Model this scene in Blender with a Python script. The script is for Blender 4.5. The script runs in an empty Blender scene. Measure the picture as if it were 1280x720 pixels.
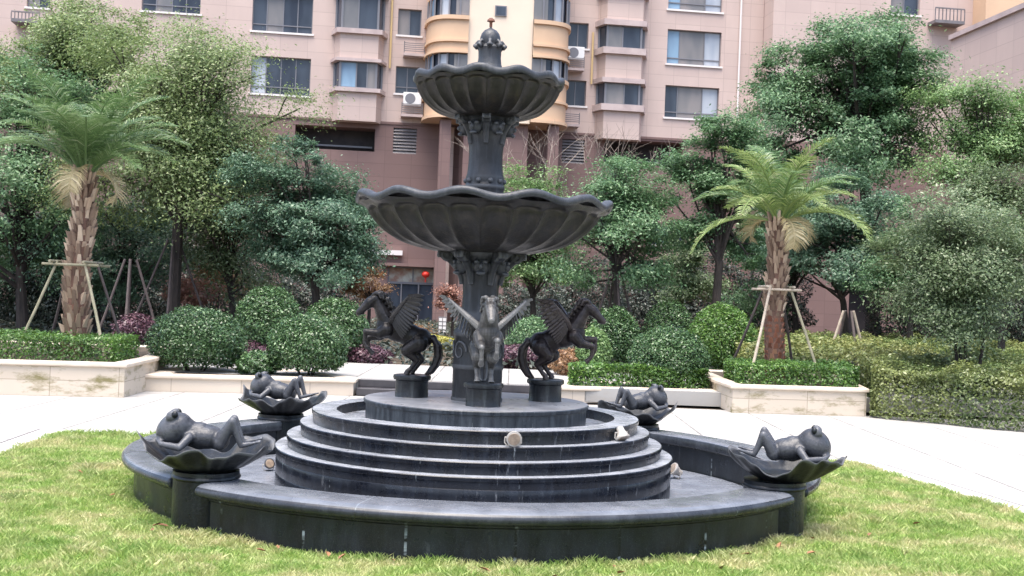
import bpy, bmesh, math, random
import numpy as np
from mathutils import Vector, Matrix, noise as mnoise

PI = math.pi
rng = np.random.default_rng(7)
random.seed(7)
S = bpy.context.scene
COL = S.collection
R = math.radians

# ------------------------------------------------------------------ camera model
F, HZ, EYE, ROLL = 1500.0, 367.0, 1.65, R(2.2)
def deroll(px, py):
    dx, dy = px-640, py-360
    c, s = math.cos(ROLL), math.sin(ROLL)
    return 640+dx*c+dy*s, 360-dx*s+dy*c
def at(px, py, d):
    x, y = deroll(px, py)
    return Vector(((x-640)/F*d, d, EYE-(y-HZ)/F*d))
def atg(px, py, z=0.0):
    x, y = deroll(px, py)
    d = (EYE-z)*F/(y-HZ)
    return Vector(((x-640)/F*d, d, z))

# ------------------------------------------------------------------ materials
def new_mat(name):
    m = bpy.data.materials.new(name); m.use_nodes = True
    nt = m.node_tree; nt.nodes.clear()
    out = nt.nodes.new('ShaderNodeOutputMaterial')
    b = nt.nodes.new('ShaderNodeBsdfPrincipled')
    nt.links.new(b.outputs[0], out.inputs[0])
    return m, nt, b, out
def rgb(c): return (c[0], c[1], c[2], 1)
def N(nt, t, **kw):
    n = nt.nodes.new(t)
    for k, v in kw.items():
        if k.startswith('i_'):
            key = k[2:]
            key = int(key) if key.isdigit() else key.replace('_', ' ')
            n.inputs[key].default_value = v
        else: setattr(n, k, v)
    return n
def L(nt, a, b): nt.links.new(a, b)
def mixc(nt, fac, a, b):
    n = nt.nodes.new('ShaderNodeMix'); n.data_type = 'RGBA'
    for s, v in ((n.inputs[0], fac), (n.inputs[6], a), (n.inputs[7], b)):
        if hasattr(v, 'is_output') or isinstance(v, bpy.types.NodeSocket): nt.links.new(v, s)
        elif isinstance(v, (int, float)): s.default_value = v
        else: s.default_value = rgb(v)
    return n.outputs[2]
def ramp(nt, src, p0, p1, c0=(0,0,0), c1=(1,1,1)):
    n = nt.nodes.new('ShaderNodeValToRGB')
    n.color_ramp.elements[0].position = p0; n.color_ramp.elements[1].position = p1
    n.color_ramp.elements[0].color = rgb(c0); n.color_ramp.elements[1].color = rgb(c1)
    nt.links.new(src, n.inputs[0]); return n.outputs[0]
def noise_tex(nt, vec, scale, detail=4, rough=.6):
    n = N(nt, 'ShaderNodeTexNoise'); n.inputs['Scale'].default_value = scale
    n.inputs['Detail'].default_value = detail; n.inputs['Roughness'].default_value = rough
    if vec is not None: L(nt, vec, n.inputs['Vector'])
    return n.outputs[0]
def math_n(nt, op, a, b=None, c=None):
    n = nt.nodes.new('ShaderNodeMath'); n.operation = op
    for i, v in enumerate((a, b, c)):
        if v is None: continue
        if isinstance(v, (int, float)): n.inputs[i].default_value = v
        else: nt.links.new(v, n.inputs[i])
    return n.outputs[0]
def bumpn(nt, b, h, strength, dist=.01):
    n = N(nt, 'ShaderNodeBump'); n.inputs['Strength'].default_value = strength
    n.inputs['Distance'].default_value = dist
    L(nt, h, n.inputs['Height']); L(nt, n.outputs[0], b.inputs['Normal'])
def coord(nt): return nt.nodes.new('ShaderNodeTexCoord').outputs['Object']
def mapping(nt, v, sc):
    n = N(nt, 'ShaderNodeMapping'); n.inputs['Scale'].default_value = sc
    L(nt, v, n.inputs['Vector']); return n.outputs[0]

def mat(name, c1, c2=None, scale=4, rough=.7, bump=.0, bscale=40, bdist=.01, metal=0, spec=.5, stretch=(1,1,1), c3=None, s3=1.5):
    m, nt, b, o = new_mat(name)
    v = mapping(nt, coord(nt), stretch)
    c = None
    if c2 is not None:
        c = mixc(nt, ramp(nt, noise_tex(nt, v, scale), .35, .65), c1, c2)
        if c3 is not None:
            c = mixc(nt, ramp(nt, noise_tex(nt, v, s3), .52, .68), c, c3)
        L(nt, c, b.inputs['Base Color'])
    else: b.inputs['Base Color'].default_value = rgb(c1)
    b.inputs['Roughness'].default_value = rough; b.inputs['Metallic'].default_value = metal
    b.inputs['Specular IOR Level'].default_value = spec
    if bump: bumpn(nt, b, noise_tex(nt, v, bscale), bump, bdist)
    return m

def leaf_mat(name, c1, c2, c3=None, trans=.35, rough=.45, patch=None, vary=True):
    m, nt, b, out = new_mat(name)
    g = N(nt, 'ShaderNodeNewGeometry')
    n = nt.nodes.new('ShaderNodeValToRGB'); cr = n.color_ramp
    cr.elements[0].color = rgb(c1); cr.elements[1].color = rgb(c2)
    cr.elements[1].position = .78
    if c3 is not None:
        e = cr.elements.new(1.0); e.color = rgb(c3)
    L(nt, g.outputs['Random Per Island'], n.inputs[0])
    c = n.outputs[0]
    if trans > 0 and vary:
        c = mixc(nt, ramp(nt, noise_tex(nt, coord(nt), 1.3, 3), .40, .62, (0,0,0), (.55,.55,.55)), c, c2)
        c = mixc(nt, ramp(nt, noise_tex(nt, mapping(nt, coord(nt), (1.7,1.7,1.7)), .8, 2), .50, .68, (0,0,0), (.5,.5,.5)), c, tuple(q*.6 for q in c1))
    if patch is not None:
        c = mixc(nt, ramp(nt, noise_tex(nt, coord(nt), patch[1], 3), .42, .62), c, mixc(nt, .7, c, patch[0]))
    L(nt, c, b.inputs['Base Color']); b.inputs['Roughness'].default_value = rough*.8
    t = N(nt, 'ShaderNodeBsdfTranslucent'); L(nt, c, t.inputs[0])
    mx = N(nt, 'ShaderNodeMixShader'); mx.inputs[0].default_value = trans
    L(nt, b.outputs[0], mx.inputs[1]); L(nt, t.outputs[0], mx.inputs[2]); L(nt, mx.outputs[0], out.inputs[0])
    return m

def granite(name, base=(.030,.036,.050), pale=(.075,.085,.105), joints=24, white=.5, rough=.33, jw=.012, topw=0.0, streak=.6, tc=(.26,.28,.32)):
    """dark polished granite on a ring: joints by angle, drip streaks down, mineral marks"""
    m, nt, b, o = new_mat(name)
    co = coord(nt)
    sp = N(nt, 'ShaderNodeSeparateXYZ'); L(nt, co, sp.inputs[0])
    ang = math_n(nt, 'ARCTAN2', sp.outputs[1], sp.outputs[0])
    cb = N(nt, 'ShaderNodeCombineXYZ')
    L(nt, math_n(nt, 'MULTIPLY', ang, 14), cb.inputs[0]); L(nt, math_n(nt, 'MULTIPLY', sp.outputs[2], 1.2), cb.inputs[1])
    st = noise_tex(nt, cb.outputs[0], 1.6, 5, .7)
    c = mixc(nt, ramp(nt, st, .40, .66), base, tuple(q*1.35 for q in pale))
    c = mixc(nt, ramp(nt, noise_tex(nt, co, 3.0), .35, .7, (0,0,0), (.5,.5,.5)), c, (base[0]*.55, base[1]*.6, base[2]*.6))
    fr = math_n(nt, 'FRACT', math_n(nt, 'MULTIPLY', ang, joints/(2*PI)))
    near = math_n(nt, 'LESS_THAN', fr, jw*joints/12)
    cb2 = N(nt, 'ShaderNodeCombineXYZ')
    L(nt, math_n(nt, 'MULTIPLY', ang, 5), cb2.inputs[0]); L(nt, math_n(nt, 'MULTIPLY', sp.outputs[2], 6), cb2.inputs[1])
    msk = ramp(nt, noise_tex(nt, cb2.outputs[0], 2.2, 3), .50, .66)
    jf = math_n(nt, 'MULTIPLY', near, msk)
    c = mixc(nt, near, c, tuple(q*.4 for q in base))
    c = mixc(nt, jf, c, (.26,.30,.32))
    fine = noise_tex(nt, co, 240, 2)
    c = mixc(nt, ramp(nt, fine, .55, .75, (0,0,0), (.25,.25,.25)), c, (.2,.21,.23))
    # mineral bloom in vertical runs
    cb3 = N(nt, 'ShaderNodeCombineXYZ')
    L(nt, math_n(nt, 'MULTIPLY', ang, 40), cb3.inputs[0]); L(nt, math_n(nt, 'MULTIPLY', sp.outputs[2], 3), cb3.inputs[1])
    run = ramp(nt, noise_tex(nt, cb3.outputs[0], 1.0, 6, .75), .60, .80)
    zone = ramp(nt, noise_tex(nt, co, 1.1, 2), .44, .60)
    wf = math_n(nt, 'MULTIPLY', math_n(nt, 'MULTIPLY', run, zone), white)
    c = mixc(nt, wf, c, (.55,.58,.62))
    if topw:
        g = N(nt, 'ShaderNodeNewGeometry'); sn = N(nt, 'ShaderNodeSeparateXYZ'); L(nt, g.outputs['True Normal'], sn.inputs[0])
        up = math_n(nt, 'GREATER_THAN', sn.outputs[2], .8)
        top_glare = math_n(nt, 'MULTIPLY', up, ramp(nt, noise_tex(nt, co, 5, 5), .30, .65, (topw*.5,)*3, (topw,)*3))  # up-facing faces lightened: bright sky glare put into the colour
        c = mixc(nt, top_glare, c, tc)
    L(nt, c, b.inputs['Base Color'])
    L(nt, ramp(nt, noise_tex(nt, co, 6), .3, .7, (rough-.08,)*3, (rough+.15,)*3), b.inputs['Roughness'])
    b.inputs['Specular IOR Level'].default_value = .4
    bumpn(nt, b, noise_tex(nt, co, 25, 4), .15, .006)
    return m

def metal_stone(name, c1, c2, c3, rough=.45, scale=6, metal=.0, streaky=True, edge=None):
    m, nt, b, o = new_mat(name)
    co = coord(nt)
    c = mixc(nt, ramp(nt, noise_tex(nt, co, scale, 5), .35, .65), c1, c2)
    v = mapping(nt, co, (9, 9, .8) if streaky else (3, 3, 3))
    c = mixc(nt, ramp(nt, noise_tex(nt, v, 1.6, 5, .7), .5, .72), c, c3)
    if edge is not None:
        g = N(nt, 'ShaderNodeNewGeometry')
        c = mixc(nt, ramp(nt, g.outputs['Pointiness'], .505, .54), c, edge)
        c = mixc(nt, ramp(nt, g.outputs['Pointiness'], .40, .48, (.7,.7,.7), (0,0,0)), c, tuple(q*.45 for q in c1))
    L(nt, c, b.inputs['Base Color'])
    L(nt, ramp(nt, noise_tex(nt, co, 9), .3, .7, (rough-.1,)*3, (rough+.15,)*3), b.inputs['Roughness'])
    b.inputs['Metallic'].default_value = metal; b.inputs['Specular IOR Level'].default_value = .38
    bumpn(nt, b, noise_tex(nt, co, 55, 4), .45, .008)
    return m

def brick_like(name, c1, c2, mortar, sx, sy, msize, rough=.8, vert=True, var=(.9,)*3, dirt=None):
    """tiled cladding: brick texture over (x, z) or (x, y)"""
    m, nt, b, o = new_mat(name)
    co = coord(nt)
    sp = N(nt, 'ShaderNodeSeparateXYZ'); L(nt, co, sp.inputs[0])
    cb = N(nt, 'ShaderNodeCombineXYZ'); L(nt, sp.outputs[0], cb.inputs[0]); L(nt, sp.outputs[2 if vert else 1], cb.inputs[1])
    br = N(nt, 'ShaderNodeTexBrick'); L(nt, cb.outputs[0], br.inputs['Vector'])
    br.inputs['Color1'].default_value = rgb(c1); br.inputs['Color2'].default_value = rgb(c2); br.inputs['Mortar'].default_value = rgb(mortar)
    br.inputs['Scale'].default_value = 1; br.inputs['Brick Width'].default_value = sx; br.inputs['Row Height'].default_value = sy
    br.inputs['Mortar Size'].default_value = msize; br.offset = 0.0; br.inputs['Mortar Smooth'].default_value = .3
    c = br.outputs[0]
    c = mixc(nt, ramp(nt, noise_tex(nt, mapping(nt, co, (1,1,.35)), .9, 5), .35, .7, (0,0,0), (.35,.35,.35)), c, tuple(x*.72 for x in c1))
    if dirt is not None:
        c = mixc(nt, ramp(nt, noise_tex(nt, mapping(nt, co, (1.2,1.2,3)), 1.7, 6, .7), .50, .66), c, dirt)
    L(nt, c, b.inputs['Base Color']); b.inputs['Roughness'].default_value = rough
    bumpn(nt, b, noise_tex(nt, co, 30, 4), .12, .01)
    return m

M = {}
M['granite_wall'] = granite('granite_wall', base=(0.0043, 0.0055, 0.0089), pale=(0.0136, 0.0169, 0.0225), joints=26, white=.35, rough=.32)
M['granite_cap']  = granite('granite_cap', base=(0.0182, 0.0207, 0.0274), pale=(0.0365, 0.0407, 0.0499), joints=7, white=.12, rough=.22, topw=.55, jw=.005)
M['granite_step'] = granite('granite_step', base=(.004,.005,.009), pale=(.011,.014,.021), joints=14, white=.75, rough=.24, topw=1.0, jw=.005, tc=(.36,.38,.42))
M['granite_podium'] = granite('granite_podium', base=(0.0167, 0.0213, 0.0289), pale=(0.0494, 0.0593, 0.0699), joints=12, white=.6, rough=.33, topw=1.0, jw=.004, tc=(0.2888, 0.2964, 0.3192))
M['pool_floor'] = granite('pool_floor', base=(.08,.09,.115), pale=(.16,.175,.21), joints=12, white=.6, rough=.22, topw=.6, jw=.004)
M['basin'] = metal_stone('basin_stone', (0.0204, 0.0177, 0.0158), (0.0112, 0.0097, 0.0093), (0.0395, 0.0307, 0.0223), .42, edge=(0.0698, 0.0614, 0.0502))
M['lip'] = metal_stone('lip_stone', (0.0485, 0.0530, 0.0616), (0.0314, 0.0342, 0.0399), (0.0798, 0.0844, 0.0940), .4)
M['column'] = metal_stone('column_stone', (0.0292, 0.0311, 0.0358), (0.0141, 0.0150, 0.0169), (0.0613, 0.0651, 0.0730), .40, edge=(0.0801, 0.0839, 0.0919))
M['pillar'] = metal_stone('pillar_stone', (0.0068, 0.0091, 0.0122), (0.0038, 0.0046, 0.0061), (0.0243, 0.0319, 0.0342), .32)
M['frog'] = metal_stone('frog_stone', (0.0452, 0.0478, 0.0568), (0.0245, 0.0264, 0.0323), (0.0775, 0.0827, 0.0969), .27, streaky=False, edge=(0.1034, 0.1085, 0.1227))
M['lily'] = metal_stone('lily_stone', (0.0109, 0.0122, 0.0140), (0.0055, 0.0061, 0.0073), (0.0395, 0.0413, 0.0438), .40, streaky=False, edge=(0.0973, 0.1003, 0.1064))
M['bronze_dark'] = metal_stone('dark_bronze', (0.0137, 0.0114, 0.0119), (0.0064, 0.0055, 0.0059), (0.0388, 0.0342, 0.0342), .3, metal=.3, streaky=False, edge=(0.0456, 0.0420, 0.0420))
M['bronze_grey'] = metal_stone('grey_bronze', (0.0775, 0.0749, 0.0724), (0.0323, 0.0297, 0.0284), (0.1680, 0.1615, 0.1550), .4, metal=.2, streaky=False, edge=(0.2067, 0.2003, 0.1938))
M['bronze_brown'] = metal_stone('brown_bronze', (0.0239, 0.0170, 0.0170), (0.0106, 0.0080, 0.0085), (0.0585, 0.0479, 0.0452), .35, metal=.3, streaky=False, edge=(0.0638, 0.0505, 0.0479))
M['pedestal'] = metal_stone('pedestal_stone', (0.0135, 0.0158, 0.0195), (0.0075, 0.0090, 0.0112), (0.0525, 0.0615, 0.0638), .32)
M['lamp_white'] = mat('lamp_white', (.45,.43,.40), (.27,.24,.21), 12, .45)
M['lamp_glass'] = mat('lamp_glass', (.33,.26,.20), (.22,.17,.13), 20, .25)
M['dark_metal'] = mat('dark_metal', (.03,.03,.035), None, rough=.4)
M['rust'] = mat('rust', (.20,.08,.045), (.10,.05,.04), 30, .8)

M['paving'] = brick_like('pale_paving', (.38,.37,.355), (.335,.325,.31), (.12,.11,.10), 1.2, .6, .016, .75, vert=False, dirt=(.33,.31,.285))
M['kerb'] = mat('kerb_stone', (.50,.49,.475), (.42,.41,.395), 3, .7, .15)
M['soil'] = mat('soil', (.055,.04,.03), (.10,.075,.05), 3, .95, .6, 18, .04)
M['stone_wall'] = brick_like('planter_stone', (.58,.50,.41), (.49,.42,.335), (.30,.25,.19), .9, .22, .006, .75, dirt=(.19,.165,.075))
M['low_stone'] = brick_like('low_stone', (.60,.52,.43), (.53,.45,.365), (.34,.28,.22), 1.0, .4, .006, .75)
M['coping'] = mat('pale_coping', (.66,.57,.47), (.55,.46,.37), 3, .6, .1)
M['dark_step'] = mat('dark_step', (.035,.033,.038), (.06,.055,.06), 5, .35)
M['grass_soil'] = mat('lawn_soil', (.10,.15,.03), (.20,.22,.08), 2.5, .95, .5, 40, .03)

M['pink_wall'] = brick_like('pink_wall', (0.5558, 0.4367, 0.3913), (0.5104, 0.3992, 0.3607), (0.4083, 0.3176, 0.2836), 1.25, .625, .012, .8)
M['mauve_wall'] = brick_like('mauve_wall', (.205,.130,.118), (.18,.113,.104), (.13,.083,.076), 1.25, .625, .012, .8)
M['gold_wall'] = mat('gold_wall', (0.6480, 0.4500, 0.2970), (0.5940, 0.4050, 0.2700), .6, .8)
M['cream_wall'] = mat('cream_wall', (.76,.63,.50), (.72,.59,.47), .6, .8)
M['trim'] = mat('trim', (.50,.41,.39), (.40,.32,.31), 2, .8)
M['white_trim'] = mat('white_trim', (.72,.68,.66), None, rough=.6)
M['frame'] = mat('window_frame', (.17,.17,.19), None, rough=.4)
M['louvre'] = mat('louvre', (.20,.18,.185), (.14,.13,.135), 3, .5)
M['dark_void'] = mat('dark_interior', (.035,.032,.036), (.055,.048,.05), 2, .9)
M['ac'] = mat('ac_white', (.75,.74,.73), None, rough=.4)
M['poster'] = mat('poster', (.45,.47,.42), (.28,.16,.12), 2.3, .6)
M['lantern'] = mat('lantern_red', (.62,.035,.02), None, rough=.5)
M['yellow_pipe'] = mat('yellow_pipe', (.60,.44,.22), None, rough=.5)
def glass(name, c, c2, rough=.08):
    m, nt, b, o = new_mat(name)
    c_ = mixc(nt, ramp(nt, noise_tex(nt, mapping(nt, coord(nt), (.9,1,.25)), 1.1, 2), .4, .6), c, c2)
    L(nt, c_, b.inputs['Base Color']); b.inputs['Roughness'].default_value = rough
    b.inputs['Specular IOR Level'].default_value = .35
    return m
M['glass_dark'] = glass('glass_dark', (.025,.032,.05), (.055,.07,.095))
M['glass_curtain'] = glass('glass_curtain', (.24,.22,.215), (.16,.16,.165))
M['glass_blue'] = glass('glass_blue', (.22,.34,.46), (.13,.20,.30))
M['glass_pale'] = glass('glass_pale', (0.4160, 0.4480, 0.4960), (0.2800, 0.3200, 0.3840))

M['bark'] = mat('bark', (.060,.046,.040), (.028,.023,.022), 9, .9, .6, 30, .02, stretch=(1,1,.3))
M['bark_pale'] = mat('bark_pale', (.34,.28,.24), (.22,.18,.15), 9, .9)
M['palm_bark'] = mat('palm_bark', (.16,.085,.06), (.075,.042,.032), 8, .9, .5, 50, .01)
M['palm_boot'] = leaf_mat('palm_boot', (.11,.065,.045), (.36,.26,.185), (.52,.41,.31), 0, .85)
M['palm_boot_red'] = leaf_mat('palm_boot_red', (.12,.04,.024), (.25,.095,.055), (.36,.20,.125), 0, .85)
M['timber'] = mat('timber', (.30,.27,.19), (.19,.18,.12), 6, .85)
M['timber_pale'] = mat('timber_pale', (.50,.43,.35), (.36,.29,.23), 6, .85)
M['timber_dark'] = mat('timber_dark', (.11,.085,.08), (.07,.055,.055), 6, .85)

M['l_yellow'] = leaf_mat('leaf_yellow_green', (0.0978, 0.1495, 0.0517), (0.2300, 0.3105, 0.1150), (0.4370, 0.4715, 0.2530))
M['l_dark'] = leaf_mat('leaf_dark', (0.0422, 0.0922, 0.0576), (0.1254, 0.2214, 0.1344), (0.2880, 0.4224, 0.2688))
M['l_mid'] = leaf_mat('leaf_mid', (0.0561, 0.1244, 0.0561), (0.1598, 0.2830, 0.1330), (0.3538, 0.4953, 0.2647))
M['l_fresh'] = leaf_mat('leaf_fresh', (0.0828, 0.1644, 0.0598), (0.2242, 0.3588, 0.1346), (0.4186, 0.5382, 0.2541))
M['l_grey'] = leaf_mat('leaf_grey_green', (0.0660, 0.1056, 0.0480), (0.1800, 0.2520, 0.1200), (0.4080, 0.4560, 0.3000))
M['l_bush'] = leaf_mat('leaf_bush', (0.023, 0.058, 0.023), (0.085, 0.163, 0.058), (0.26, 0.39, 0.195), .2, .32)
M['l_hedge'] = leaf_mat('leaf_hedge', (0.04, 0.098, 0.021), (0.115, 0.23, 0.046), (0.253, 0.391, 0.103), .25, .4)
M['l_cover'] = leaf_mat('leaf_cover', (.11,.15,.04), (.30,.32,.11), (.48,.46,.20), .25, .5, patch=((.10,.17,.05), .8))
M['l_border'] = leaf_mat('leaf_border', (.035,.065,.02), (.12,.17,.055), (.30,.34,.16), .25, .4, patch=((.24,.27,.09), 1.1))
M['l_purple'] = leaf_mat('leaf_purple', (.05,.022,.034), (.12,.055,.078), (.26,.15,.17), .2)
M['l_orange'] = leaf_mat('leaf_orange', (0.1760, 0.0880, 0.0400), (0.3360, 0.1920, 0.0960), (0.4000, 0.2880, 0.1600), .3)
M['l_pink'] = leaf_mat('leaf_pink', (0.2250, 0.0975, 0.0750), (0.3900, 0.2025, 0.1500), (0.4500, 0.2850, 0.2100), .3)
M['l_understory'] = leaf_mat('leaf_understory', (0.025, 0.036, 0.028), (0.06, 0.08, 0.06), (0.12, 0.13, 0.1), .2)  # dark tones: shade under the tree masses put into the leaf colour
M['l_lemon'] = leaf_mat('leaf_lemon', (.30,.30,.05), (.50,.47,.10), (.6,.55,.2), .3)
M['frond'] = leaf_mat('frond_green', (.06,.12,.04), (.15,.25,.09), (.40,.46,.30), .3, .4)
M['frond_y'] = leaf_mat('frond_yellow', (.12,.19,.05), (.27,.36,.12), (.50,.52,.28), .3, .4)
M['frond_dry'] = leaf_mat('frond_dry', (.34,.28,.14), (.55,.46,.27), (.66,.58,.40), .25, .6)
M['dead_leaf'] = mat('dead_leaf', (.30,.15,.07), (.18,.09,.05), 20, .8)

def grass_mat():
    m, nt, b, out = new_mat('grass_blades')
    g = N(nt, 'ShaderNodeNewGeometry'); co = coord(nt)
    ri = g.outputs['Random Per Island']
    green = ramp(nt, ri, 0, 1, (.15,.28,.05), (.42,.55,.15))
    straw = ramp(nt, ri, 0, 1, (.46,.44,.19), (.74,.66,.40))
    p = ramp(nt, noise_tex(nt, co, 1.5, 4, .6), .47, .62)
    p2 = ramp(nt, noise_tex(nt, co, 6, 3, .6), .40, .68)
    c = mixc(nt, math_n(nt, 'MULTIPLY_ADD', p, .62, math_n(nt, 'MULTIPLY', p2, .42)), green, straw)
    dg = ramp(nt, noise_tex(nt, mapping(nt, co, (1,1,1)), 2.4, 3), .56, .68, (0,0,0), (.75,.75,.75))
    c = mixc(nt, dg, c, mixc(nt, .5, c, (.08,.20,.035)))
    L(nt, c, b.inputs['Base Color']); b.inputs['Roughness'].default_value = .5
    t = N(nt, 'ShaderNodeBsdfTranslucent'); L(nt, c, t.inputs[0])
    mx = N(nt, 'ShaderNodeMixShader'); mx.inputs[0].default_value = .35
    L(nt, b.outputs[0], mx.inputs[1]); L(nt, t.outputs[0], mx.inputs[2]); L(nt, mx.outputs[0], out.inputs[0])
    return m
M['grass'] = grass_mat()

# ------------------------------------------------------------------ mesh helpers
class MB:
    def __init__(s): s.v = []; s.f = []
    def add(s, vs, fs):
        o = len(s.v); s.v.extend([tuple(v) for v in vs]); s.f.extend([tuple(i+o for i in f) for f in fs]); return s
    def box(s, x0, x1, y0, y1, z0, z1):
        return s.add([(x0,y0,z0),(x1,y0,z0),(x1,y1,z0),(x0,y1,z0),(x0,y0,z1),(x1,y0,z1),(x1,y1,z1),(x0,y1,z1)],
            [(0,3,2,1),(4,5,6,7),(0,1,5,4),(1,2,6,5),(2,3,7,6),(3,0,4,7)])
    def tube(s, pts, rad, n=8, cap=True):
        pts = [Vector(p) for p in pts]
        if isinstance(rad, (int, float)): rad = [rad]*len(pts)
        rings = []; up = None
        for i, p in enumerate(pts):
            t = (pts[min(i+1, len(pts)-1)] - pts[max(i-1, 0)])
            if t.length < 1e-9: t = Vector((0,0,1))
            t.normalize()
            if up is None:
                up = t.orthogonal().normalized()
            else:
                up = (up - t*up.dot(t))
                up = up.normalized() if up.length > 1e-6 else t.orthogonal().normalized()
            w = t.cross(up)
            rings.append([p + (up*math.cos(2*PI*k/n) + w*math.sin(2*PI*k/n))*rad[i] for k in range(n)])
        vs = [v for r_ in rings for v in r_]
        fs = []
        for i in range(len(pts)-1):
            for k in range(n):
                a, b_ = i*n+k, i*n+(k+1) % n
                fs.append((a, b_, b_+n, a+n))
        if cap:
            fs.append(tuple(range(n-1, -1, -1))); o = (len(pts)-1)*n; fs.append(tuple(range(o, o+n)))
        return s.add(vs, fs)
    def lathe(s, prof, n=96, cx=0, cy=0, rf=None, zf=None, closed=False):
        m = len(prof); vs = []
        for k in range(n):
            a = 2*PI*k/n
            for j, (r_, z) in enumerate(prof):
                rr = r_*(rf(a, j) if rf else 1); zz = z+(zf(a, j) if zf else 0)
                vs.append((cx+rr*math.cos(a), cy+rr*math.sin(a), zz))
        fs = []
        for k in range(n):
            k2 = (k+1) % n
            for j in range(m if closed else m-1):
                j2 = (j+1) % m
                fs.append((k*m+j, k2*m+j, k2*m+j2, k*m+j2))
        s.add(vs, fs)
        if not closed:
            o = len(s.v)-n*m
            if prof[0][0] > 1e-6: s.f.append(tuple(o+k*m for k in range(n-1, -1, -1)))
            if prof[-1][0] > 1e-6: s.f.append(tuple(o+k*m+m-1 for k in range(n)))
        return s
    def ell(s, c, r_, n=16, m=10, rot=None):
        vs = []; fs = []
        c = Vector(c)
        for i in range(m+1):
            th = PI*i/m
            for k in range(n):
                a = 2*PI*k/n
                v = Vector((r_[0]*math.sin(th)*math.cos(a), r_[1]*math.sin(th)*math.sin(a), r_[2]*math.cos(th)))
                if rot is not None: v = rot @ v
                vs.append(c+v)
        for i in range(m):
            for k in range(n):
                fs.append((i*n+k, (i+1)*n+k, (i+1)*n+(k+1) % n, i*n+(k+1) % n))
        return s.add(vs, fs)
    def chain(s, pts, rad, n=12):
        """round-ended tapered limb made to be fused by a voxel remesh"""
        for i in range(len(pts)-1):
            a, b_ = Vector(pts[i]), Vector(pts[i+1])
            k = 5
            s.tube([a.lerp(b_, j/k) for j in range(k+1)], [rad[i]+(rad[i+1]-rad[i])*j/k for j in range(k+1)], n)
        for p, r_ in zip(pts, rad): s.ell(p, (r_, r_, r_), 12, 8)
        return s
    def build(s, name, m, parent=None, smooth=False, bevel=0, loc=None):
        me = bpy.data.meshes.new(name); me.from_pydata(s.v, [], s.f); me.update()
        bm = bmesh.new(); bm.from_mesh(me)
        bmesh.ops.remove_doubles(bm, verts=bm.verts, dist=1e-6)
        bmesh.ops.recalc_face_normals(bm, faces=bm.faces)
        bm.to_mesh(me); bm.free()
        return link(name, me, m, parent, smooth, bevel, loc)
def link(name, me, m, parent=None, smooth=False, bevel=0, loc=None):
    o = bpy.data.objects.new(name, me); COL.objects.link(o)
    if m is not None: me.materials.append(m)
    if parent is not None: o.parent = parent
    if loc is not None: o.location = loc
    if smooth:
        me.polygons.foreach_set('use_smooth', [True]*len(me.polygons))
        if smooth != 'full':
            try: me.set_sharp_from_angle(angle=R(38))
            except Exception: pass
    if bevel:
        b = o.modifiers.new('bevel', 'BEVEL'); b.width = bevel; b.segments = 3; b.limit_method = 'ANGLE'; b.angle_limit = R(40)
        me.polygons.foreach_set('use_smooth', [True]*len(me.polygons))
        try: me.set_sharp_from_angle(angle=R(75))
        except Exception: pass
    return o
def tag(o, label=None, cat=None, group=None, kind=None):
    if label: o['label'] = label
    if cat: o['category'] = cat
    if group: o['group'] = group
    if kind: o['kind'] = kind
    return o
def empty(name, loc=(0,0,0), rz=0, label=None, cat=None, group=None):
    o = bpy.data.objects.new(name, None); COL.objects.link(o); o.location = loc; o.rotation_euler = (0,0,rz)
    o.empty_display_size = .2
    return tag(o, label, cat, group)
def remesh(name, mb, m, parent, voxel, smooth_it=4, disp=0, dscale=30):
    """fuse overlapping closed pieces into one continuous surface"""
    o = mb.build(name, m, parent)
    md = o.modifiers.new('r', 'REMESH'); md.mode = 'VOXEL'; md.voxel_size = voxel; md.use_smooth_shade = True
    sm = o.modifiers.new('s', 'SMOOTH'); sm.iterations = smooth_it; sm.factor = .5
    par = o.parent; o.parent = None
    dg = bpy.context.evaluated_depsgraph_get(); dg.update()
    me = bpy.data.meshes.new_from_object(o.evaluated_get(dg))
    o.modifiers.clear(); old = o.data; o.data = me; bpy.data.meshes.remove(old); o.parent = par
    if not me.materials: me.materials.append(m)
    me.polygons.foreach_set('use_smooth', [True]*len(me.polygons))
    me.name = name
    return o
def np_mesh(name, V, quads, m, parent=None, smooth=False):
    """V (n,3) array; quads (k,4) or (k,3) array"""
    me = bpy.data.meshes.new(name)
    k = quads.shape[1]
    me.vertices.add(len(V)); me.vertices.foreach_set('co', V.astype(np.float32).ravel())
    me.loops.add(quads.size); me.loops.foreach_set('vertex_index', quads.astype(np.int32).ravel())
    me.polygons.add(len(quads))
    me.polygons.foreach_set('loop_start', np.arange(0, quads.size, k, dtype=np.int32))
    me.polygons.foreach_set('loop_total', np.full(len(quads), k, dtype=np.int32))
    me.update(calc_edges=True)
    return link(name, me, m, parent, smooth)
def unit(a): return a/np.maximum(np.linalg.norm(a, axis=1, keepdims=True), 1e-9)
def leaf_arrays(P, out, size, aspect=.45, upb=.55, rnd=.7, droop=0):
    n = len(P)
    nrm = unit(out*.6 + np.array([0,0,upb]) + rng.normal(size=(n,3))*rnd*.6)
    a = rng.normal(size=(n,3)); a[:,2] -= droop
    a = unit(a - nrm*np.sum(a*nrm, axis=1, keepdims=True)); b = np.cross(nrm, a)
    l = (size*(.6+.8*rng.random(n)))[:,None]*.5; w = l*aspect*2*.5
    V = np.empty((n,4,3))
    V[:,0] = P-a*l; V[:,1] = P+b*w+nrm*w*.25; V[:,2] = P+a*l; V[:,3] = P-b*w+nrm*w*.25
    Q = np.arange(n*4).reshape(n,4)
    return V.reshape(-1,3), Q

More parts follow.
